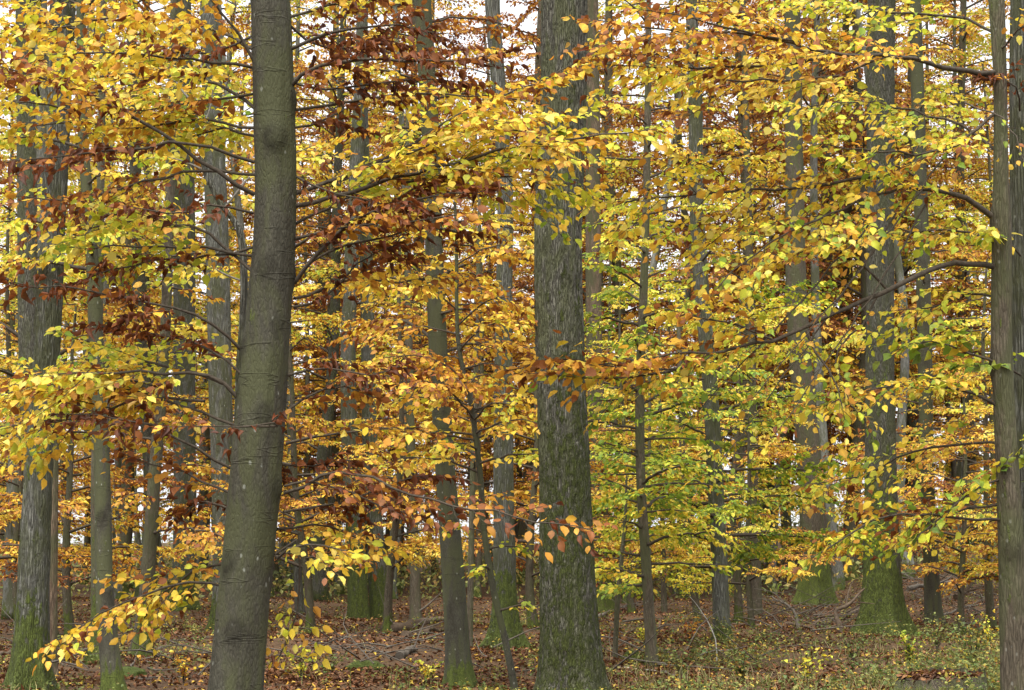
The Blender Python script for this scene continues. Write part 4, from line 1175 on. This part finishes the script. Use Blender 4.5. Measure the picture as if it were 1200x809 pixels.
def herbs():
    """low plants: short stems with small leaves, thicker to the right and in the foreground"""
    x, y = scatter(32000, 20.5, 60, 1.7)
    dens = fbm(np.stack([x * .35, y * .35, x * 0], -1), 3)
    px = 600 + F * x / y
    want = np.clip((dens - .46) * 7, 0, 1) * np.where(y < 33, np.clip(.12 + (px - 600) / 520, .08, .9), .16)
    want = want * ~((np.abs(x - 4.87) < .6) & (y > 21.9) & (y < 23.3))
    keep = RNG.random(len(x)) < want
    x, y = x[keep], y[keep]
    n = len(x)
    g = Geo()
    h = RNG.uniform(.08, .30, n) * np.where(px[keep] > 780, 1.7, 1.)
    k = 13
    b = np.stack([x, y, gz(x, y)], -1)
    lean = RNG.normal(0, .28, (n, 3))
    lean[:, 2] = 1
    top = b + lean * h[:, None]
    V, Q = tubes(np.stack([b, (b + top) / 2 + RNG.normal(0, .02, (n, 3)), top], 1), np.tile([.003, .0025, .0015], (n, 1)), 3)
    g.put(V, Q, np.tile([(.10, .10, .03)], (len(V), 1)))
    key = np.repeat(np.arange(n), k)
    q = RNG.random(len(key)) ** .6
    pos = b[key] + (top - b)[key] * q[:, None] + RNG.normal(0, .055, (len(key), 3)) * np.array([1, 1, .35])
    D = nrm(RNG.normal(0, 1, (len(key), 3)) * np.array([1, 1, .4]))
    Nn = nrm(RNG.normal(0, .45, (len(key), 3)) + np.array([0, 0, 1.]))
    PAL['herb'] = [((.12, .17, .045), 4), ((.19, .23, .06), 3), ((.30, .29, .07), 2), ((.55, .42, .06), .9), ((.30, .14, .04), .5), ((.07, .12, .025), 2)]
    c = colours('herb', key, len(key))
    V, fs, C = leaf_geo((pos, D, Nn, RNG.uniform(.03, .07, len(key)), c), 2)
    g.put(V, fs, C)
    add('undergrowth', g.mesh('undergrowth', M_HERB), kind='stuff', label='low green and yellow plants growing through the leaf litter', cat='undergrowth')
    # grass blades
    x, y = scatter(30000, 20.5, 45, 1.5)
    dens = fbm(np.stack([x * .5 + 40, y * .5, x * 0], -1), 3)
    px = 600 + F * x / y
    keep = RNG.random(len(x)) < np.clip((dens - .45) * 4, 0, 1) * np.clip((px - 560) / 350, .08, 1) * np.clip((34 - y) / 8, .05, 1) * ~((np.abs(x - 4.87) < .6) & (y > 21.9) & (y < 23.3))
    x, y = x[keep], y[keep]
    n = len(x)
    b = np.stack([x, y, gz(x, y)], -1)
    h = RNG.uniform(.10, .32, n)[:, None]
    s = nrm(np.stack([RNG.normal(0, 1, n), RNG.normal(0, 1, n) * .4, np.zeros(n)], -1)) * .004
    ln = RNG.normal(0, .3, (n, 3))
    ln[:, 2] = 1
    m1, t1 = b + ln * h * .6, b + ln * h + np.stack([ln[:, 0], ln[:, 1], -np.abs(ln[:, 0])], -1) * h * .5
    V = np.stack([b - s, b + s, m1 + s * .8, m1 - s * .8, t1], 1).reshape(-1, 3)
    o = (np.arange(n) * 5)[:, None]
    col = np.array([(.22, .22, .07), (.36, .30, .13), (.15, .19, .045)])[RNG.integers(0, 3, n)] * RNG.uniform(.7, 1.2, (n, 1))
    add('grass', mk_mesh('grass', V, [np.array([[0, 1, 2, 3]]) + o, np.array([[3, 2, 4]]) + o], np.repeat(col, 5, 0), M_HERB), kind='stuff',
        label='thin dry and green grass on the woodland floor', cat='grass')
herbs()

def thicket():
    """far low scrub at the back of the wood"""
    n = 42000
    y = RNG.uniform(58, 135, n)
    x = (RNG.random(n) * 2 - 1) * y * 600 / F * 1.2
    hmax = .7 + 3.6 * fbm(np.stack([x * .12, y * .12, x * 0 + 5], -1), 3) ** 2 * np.clip((y - 50) / 50, .25, 1.3)
    z = gz(x, y) + hmax * RNG.random(n) ** .8
    D = nrm(RNG.normal(0, 1, (n, 3)))
    Nn = nrm(RNG.normal(0, .7, (n, 3)) + np.array([0, 0, .8]))
    PAL['scrub'] = [((.20, .24, .07), 4), ((.32, .34, .10), 3), ((.45, .36, .10), 2), ((.30, .16, .05), 1), ((.12, .16, .05), 2)]
    tuft = (np.floor(x * .8) * 7 + np.floor(y * .5) * 131).astype(int) % 4001
    c = colours('scrub', tuft, n)
    V, fs, C = leaf_geo((np.stack([x, y, z], -1), D, Nn, RNG.uniform(.10, .2, n), c), 2)
    add('scrub', mk_mesh('scrub', V, fs, C, M_HERB), kind='stuff', label='dull green low scrub at the back of the wood', cat='scrub')
thicket()

# ------------------------------------------------------------------ fallen branches and logs
def on_floor(px, py):
    """photo pixel -> where that ray meets the floor"""
    lo, hi = 12., 150.
    for _ in range(40):
        m = (lo + hi) / 2
        p = P(px, py, m)
        if p[2] > gz(p[0], p[1]):
            lo = m
        else:
            hi = m
    return P(px, py, lo)

def fallen(label, pts, r, mat=None, forks=(), lift=0., name='fallen_branch', sides=7, cat='branch'):
    """pts: photo pixels on the floor; a fourth-level twig list in forks as (index, end px, end py, rise)"""
    W = []
    for q in pts:
        if len(q) == 2:
            p = on_floor(*q)
            p[2] += r * .6 + lift
        else:                       # (px, py, distance): raised off the floor
            p = P(*q)
        W.append(p)
    W = np.array(W)
    base = W[0].copy()
    base[2] = float(gz(base[0], base[1]))
    n = max(8, int(np.linalg.norm(np.diff(W, axis=0), axis=1).sum() / .15))
    A = catmull(W, n)
    A[1:] += RNG.normal(0, r * .25, (n - 1, 3))
    t = np.linspace(0, 1, n)
    g = Geo()
    V, Q = tubes(A[None], (r * (1 - .75 * t))[None] * RNG.uniform(.85, 1.15, (1, n)), sides)
    g.put(V, Q)
    g.put(V[:sides], [np.arange(sides)[None, ::-1]])
    o = add(name, g.mesh(name, mat or M_STICK, base, True), loc=base, label=label, cat=cat)
    for f, dx, dy, dz in forks:
        i = int(f * (n - 1))
        s = A[i] - base
        e = s + np.array([dx, dy, dz])
        mid = (s + e) / 2 + RNG.normal(0, .05, 3)
        B = catmull(np.array([s, mid, e]), 7)
        rr = r * (1 - .75 * t[i]) * .6
        V, Q = tubes(B[None], np.linspace(rr, rr * .25, 7)[None], 5)
        add('twig', mk_mesh('twig', V, [Q], None, mat or M_STICK, True), o)
    return o

fallen('grey fallen branch lying at the foot of the brown-grey oak stem', [(690, 730), (715, 718), (745, 708), (766, 703)], .05, forks=[(.5, .5, .6, .15), (.75, .6, -.3, .1)])
fallen('white barkless stick standing up beside the straight light grey beech', [(840, 775, 29.5), (838, 748, 29.6), (823, 718, 29.8), (808, 699, 30)], .013, M_PALE,
       forks=[(.25, .45, .1, .05), (.25, -.35, .1, -.12), (.6, -.2, .1, .12)])
fallen('pale stick lying among plants beside the thick furrowed oak', [(722, 783), (748, 786), (780, 787)], .022, M_PALE)
fallen('short broken grey stick lying among grass near the dark slim sapling', [(777, 790), (790, 794), (800, 796)], .03, M_STICK)
fallen('long dark branch lying towards the bright mossy oak foot', [(858, 733), (895, 735), (930, 733), (962, 742)], .04, M_LOG, forks=[(.4, -.5, .8, .3), (.7, .9, .7, .5)])
fallen('crooked dead branch leaning over the leaves beside the bright mossy oak foot', [(936, 738, 40), (930, 716, 41), (915, 705, 42), (900, 699, 43)], .04, M_STICK, forks=[(.3, .7, -.2, .3), (.6, -.6, .4, .3)])
fallen('forked dark branch reaching up to the mossy oak', [(985, 742, 39.2), (978, 718, 39.3), (995, 708, 39.3), (1012, 690, 39.4)], .06, M_LOG, forks=[(.3, -.7, .2, -.25), (.55, .8, .2, .1), (.7, .2, .3, .5)])
fallen('thick brown branch lying across the heap of dead wood', [(960, 736), (985, 726), (1010, 716)], .09, M_LOG, forks=[(.4, .8, .3, .4)])
fallen('long grey branch propped behind the smooth beech, running to the wood edge', [(1064, 690, 46), (1100, 684, 47), (1140, 680, 48), (1175, 668, 49)], .06, M_STICK, forks=[(.3, .6, .3, .5), (.6, .7, .2, .6), (.8, -.3, .2, .6)])
fallen('dark branch slanting up in the brush behind the smooth beech', [(1120, 700, 44), (1134, 690, 44.5), (1150, 670, 45)], .07, M_LOG, forks=[(.4, .6, .2, .2), (.7, -.5, .2, .3)])
fallen('grey stick lying in the leaves towards the wood edge', [(1105, 722), (1135, 712), (1172, 706)], .03, M_STICK, forks=[(.5, .6, -.3, .2)])
fallen('thin dead branch lying below the brush near the wood edge', [(1120, 735), (1150, 728), (1176, 716)], .03, M_STICK, forks=[(.4, .3, .3, .3)])
fallen('dark rotten log behind the smooth grey-brown beech', [(450, 742), (485, 736), (522, 728)], .11, M_LOG, name='fallen_log', cat='log', sides=12)
fallen('second dark rotten log lying lower, ending at the smooth grey-brown beech', [(474, 748), (500, 744), (524, 739)], .09, M_LOG, name='fallen_log', cat='log', sides=12)
fallen('short pale broken log in front of the rotten logs', [(468, 773), (478, 767), (490, 762)], .075, M_STICK, name='fallen_log', cat='log', sides=10)
fallen('grey stick on leaves in front of the close pair of oaks', [(398, 752), (412, 745), (428, 740)], .03, M_STICK, forks=[(.4, .4, .2, .15)])
fallen('thin forked stick leaning at the feet of the close pair of oaks', [(492, 716, 46), (505, 706, 46), (519, 694, 46)], .03, M_STICK, forks=[(.6, .3, .1, .02)])
fallen('curly dead twig tangle lying beside the slim stub-bearing stem', [(150, 785), (163, 774), (180, 778), (200, 770)], .02, M_STICK, forks=[(.2, .2, .2, .35), (.5, .3, .1, .3), (.7, -.3, .2, .3)])
fallen('grey stick on leaves at the foot of the dark slanting stem', [(185, 762), (205, 755), (230, 752)], .025, M_STICK)
fallen('dark branch on leaves beside the grey mossy-footed oak', [(-10, 772), (8, 768), (24, 760)], .04, M_LOG)

def brushwood(label, boxes, n):
    g = Geo()
    for _ in range(n):
        x0, x1, y0, y1 = boxes[int(RNG.integers(len(boxes)))]
        p = on_floor(RNG.uniform(x0, x1), RNG.uniform(y0, y1))
        p[2] = float(gz(p[0], p[1])) + RNG.random() ** 2 * .25
        a = RNG.random() * 6.28
        ln = RNG.uniform(.4, 1.7)
        dv = np.array([math.cos(a), math.sin(a), RNG.uniform(-.05, .5)]) * ln
        pts = catmull(np.array([p, p + dv * .5 + RNG.normal(0, .08, 3), p + dv + RNG.normal(0, .12, 3)]), 6)
        pts[:, 2] = np.maximum(pts[:, 2], gz(pts[:, 0], pts[:, 1]) + .01)
        V, Q = tubes(pts[None], np.linspace(RNG.uniform(.006, .018), .003, 6)[None], 4)
        g.put(V, Q)
    add('brushwood', g.mesh('brushwood', M_STICK, None, True), kind='stuff', label=label, cat='brushwood')
brushwood('tangle of thin dead twigs around the feet of the mossy oaks', [(905, 1015, 695, 745), (1060, 1178, 660, 728), (1060, 1178, 650, 700)], 260)
brushwood('scattered thin dead twigs on the leaf litter', [(330, 640, 715, 800), (690, 920, 700, 790), (0, 250, 735, 800)], 170)

def lumpy(name, label, cat, px, py, rx, ry, rz, mat, seed_pal=None, extra=None):
    """low rounded heap with an uneven skin"""
    c = on_floor(px, py)
    base = np.array([c[0], c[1], float(gz(c[0], c[1]))])
    u, v = np.meshgrid(np.linspace(0, 2 * np.pi, 28, endpoint=False), np.linspace(0, 1, 12))
    k = np.cos(v * np.pi / 2)
    D = np.stack([np.cos(u) * k, np.sin(u) * k, np.sin(v * np.pi / 2)], -1)
    r = .7 + .6 * fbm(D * 2.4 + px * .37, 3)
    V = D * r[..., None] * np.array([rx, ry, rz])
    V[..., 2] -= .04
    i, s = np.meshgrid(np.arange(11), np.arange(28), indexing='ij')
    s2 = (s + 1) % 28
    Q = np.stack([i * 28 + s, i * 28 + s2, (i + 1) * 28 + s2, (i + 1) * 28 + s], -1).reshape(-1, 4)
    return add(name, mk_mesh(name, V.reshape(-1, 3), [Q], None, mat, True), loc=base, label=label, cat=cat), base

def tuft(root, n, rx, ry, rz, pal, size, mat=None, name='leaves'):
    """small leaves through a low plant's volume"""
    D = nrm(RNG.normal(0, 1, (n, 3)))
    D[:, 2] = np.abs(D[:, 2])
    p = D * (RNG.random((n, 1)) ** .4) * np.array([rx, ry, rz])
    c = colours(pal, np.arange(n) // 5, n)
    V, fs, C = leaf_geo((p, nrm(D + RNG.normal(0, .5, (n, 3))), nrm(RNG.normal(0, .5, (n, 3)) + [0, 0, 1]), RNG.uniform(.6, 1.2, n) * size, c), 1)
    add(name, mk_mesh(name, V, fs, C, mat or M_HERB), root, kind='stuff')

o, b = lumpy('mossy_mound', 'small dark mossy mound on the leaves beside the smooth grey-brown beech', 'mound', 430, 784, .30, .22, .16, M_MOSS)
o, b = lumpy('mossy_stump', 'low mossy stump with brown leaves beside the thick furrowed oak', 'stump', 742, 777, .22, .18, .22, M_MOSS)
tuft(o, 60, .24, .2, .16, 'litter', .08, M_LITTER, 'fallen_leaves')
o, b = lumpy('mossy_mound', 'flat mossy root hump between the grey oak and the slim stub-bearing stem', 'mound', 150, 790, .28, .3, .12, M_MOSS)

def stump():
    c = P(1103, 812, 22.6)
    base = np.array([c[0], 22.6, float(gz(c[0], 22.6))])
    R, H = .48, .27
    root = bpy.data.objects.new('tree_stump', None)
    COL.objects.link(root)
    root.location = base
    root['label'] = 'wide low sawn stump covered with fallen brown leaves'
    root['category'] = 'stump'
    th = np.linspace(0, 2 * np.pi, 64, endpoint=False)
    hs = np.array([-.15, 0, .05, .11, .18, .24])
    TH, Z = np.meshgrid(th, hs)
    r = R * (1 + .35 * np.exp(-np.clip(Z, 0, 1) / .08) * (1 + .4 * np.sin(6 * TH))) * (1 + .14 * (fbm(np.stack([np.cos(TH) * 3, np.sin(TH) * 3, Z], -1)) - .5))
    rim = .24 + .09 * (fbm(np.stack([np.cos(th) * 4, np.sin(th) * 4, th * 0], -1)) - .3) + .05 * np.sin(th + 1)
    Z = Z.copy()
    Z[-1] = rim
    V = np.stack([np.cos(TH) * r, np.sin(TH) * r, Z], -1)
    i, s = np.meshgrid(np.arange(5), np.arange(64), indexing='ij')
    s2 = (s + 1) % 64
    Q = np.stack([i * 64 + s, i * 64 + s2, (i + 1) * 64 + s2, (i + 1) * 64 + s], -1).reshape(-1, 4)
    m = np.clip(1.05 - Z / .22, 0, 1).ravel()
    add('bark', mk_mesh('bark', V.reshape(-1, 3), [Q], None, M_DARK, True, {'moss': np.clip(m + .1, 0, .8)}), root)
    rr = np.array([0, .4, .8, .97])
    TH, RR = np.meshgrid(th, rr)
    Zt = .21 + .03 * (fbm(np.stack([np.cos(TH) * RR * 4, np.sin(TH) * RR * 4, TH * 0], -1)) - .5)
    V = np.stack([np.cos(TH) * RR * r[-1], np.sin(TH) * RR * r[-1], Zt], -1)
    i, s = np.meshgrid(np.arange(3), np.arange(64), indexing='ij')
    s2 = (s + 1) % 64
    Q = np.stack([i * 64 + s, i * 64 + s2, (i + 1) * 64 + s2, (i + 1) * 64 + s], -1).reshape(-1, 4)
    add('cut_top', mk_mesh('cut_top', V.reshape(-1, 3), [Q], None, M_CUT, True), root)
    n = 220
    a, q = RNG.random(n) * 6.28, RNG.random(n) ** .5 * R
    p = np.stack([np.cos(a) * q, np.sin(a) * q, (.235 + RNG.random(n) * .04)], -1) + base
    D = nrm(RNG.normal(0, 1, (n, 3)) * [1, 1, .2])
    V, fs, C = leaf_geo((p, D, nrm(RNG.normal(0, .35, (n, 3)) + [0, 0, 1]), RNG.uniform(.06, .1, n), colours('litter', np.arange(n), n)), 0)
    add('fallen_leaves', mk_mesh('fallen_leaves', V, fs, C, M_LITTER), kind='stuff', label='brown leaves lying on the wide sawn stump', cat='leaves')
stump()

# small plants that stand out
def plant(label, px, py, h, spread, pal, leaf, stems=7, per=9, d=None, name='young_plant', mat=None):
    c = on_floor(px, py) if d is None else P(px, py, d)
    base = np.array([c[0], c[1], float(gz(c[0], c[1]))]) if d is None else c
    root = bpy.data.objects.new(name, None)
    COL.objects.link(root)
    root.location = base
    root['label'] = label
    root['category'] = 'plant'
    e = np.stack([RNG.normal(0, spread, stems), RNG.normal(0, spread, stems), h * RNG.uniform(.6, 1.1, stems)], -1)
    t = np.linspace(0, 1, 6)
    pl = e[:, None] * t[None, :, None]
    pl[:, :, :2] *= (t ** 1.5 / np.maximum(t, .01))[None, :, None]
    pl[:, 0, 2] -= .02
    V, Q = tubes(pl, np.tile(np.linspace(.006, .002, 6), (stems, 1)), 4)
    add('stem', mk_mesh('stem', V, [Q], None, mat or M_TWIG, True), root)
    key = np.repeat(np.arange(stems), per)
    q = RNG.uniform(.25, 1, len(key))[:, None]
    p = e[key] * q
    p[:, :2] *= q ** .5
    D = nrm(RNG.normal(0, 1, (len(key), 3)) * [1, 1, .35])
    V, fs, C = leaf_geo((p, D, nrm(RNG.normal(0, .5, (len(key), 3)) + [0, 0, 1]), RNG.uniform(.7, 1.2, len(key)) * leaf, colours(pal, key, len(key))), 0)
    add('leaves', mk_mesh('leaves', V, fs, C, M_HERB), root, kind='stuff')
for args in (
        ('dark bushy seedling sprouting beside the wide sawn stump', 1067, 786, .55, .12, 'green', .06, 12, 14),
        ('bushy green and brown seedling growing beside the wide sawn stump', 1142, 792, .75, .16, 'herb', .06, 16, 14),
        ('tall yellow-orange seedling between the smooth beech and the wide sawn stump', 1143, 768, .75, .10, 'gold', .06, 5, 7),
        ('leafy green seedling in front of the bright mossy oak foot', 1098, 764, .6, .18, 'herb', .055, 12, 12),
        ('pale green seedling growing near the wood edge', 1160, 760, .6, .16, 'ygreen', .055, 10, 12),
        ('yellow-green seedling in the grass below the bright mossy oak foot', 1000, 776, .45, .16, 'herb', .05, 10, 10),
        ('orange-brown seedling beside the straight light grey beech', 808, 757, .55, .15, 'rust', .06, 8, 9),
        ('yellow low seedling beside the thick furrowed oak', 757, 757, .35, .18, 'ygreen', .06, 9, 10),
        ('green low seedling beside the white barkless stick', 800, 797, .4, .18, 'herb', .06, 9, 10),
        ('yellow seedling at the foot of the thin curved sapling', 640, 806, .45, .14, 'gold', .06, 7, 8),
        ('yellow-green low seedling beside the thin curved sapling', 500, 800, .35, .2, 'ygreen', .055, 9, 10),
        ('yellow-green seedling beside the large leaning beech', 352, 800, .45, .2, 'ygreen', .06, 9, 10),
        ('yellowing seedling on the leaves near the small mossy mound', 385, 790, .3, .16, 'herb', .055, 8, 9),
        ('orange seedling beside the large leaning beech', 215, 800, .4, .18, 'gold', .06, 8, 9),
        ('green seedling in grass beside the pale stick', 870, 800, .4, .2, 'herb', .06, 10, 11),
        ('pale yellow seedling in the grass towards the wide sawn stump', 945, 800, .45, .2, 'ygreen', .055, 10, 11)):
    plant(*args)
ms = sum(len(o.data.loop_triangles) or sum(len(p.vertices) - 2 for p in o.data.polygons) if len(o.data.polygons) < 2000 else len(o.data.polygons) * 2 for o in SC.objects if o.type == 'MESH')
print('TRIS about', ms, 'objects', len(SC.objects), STATS)
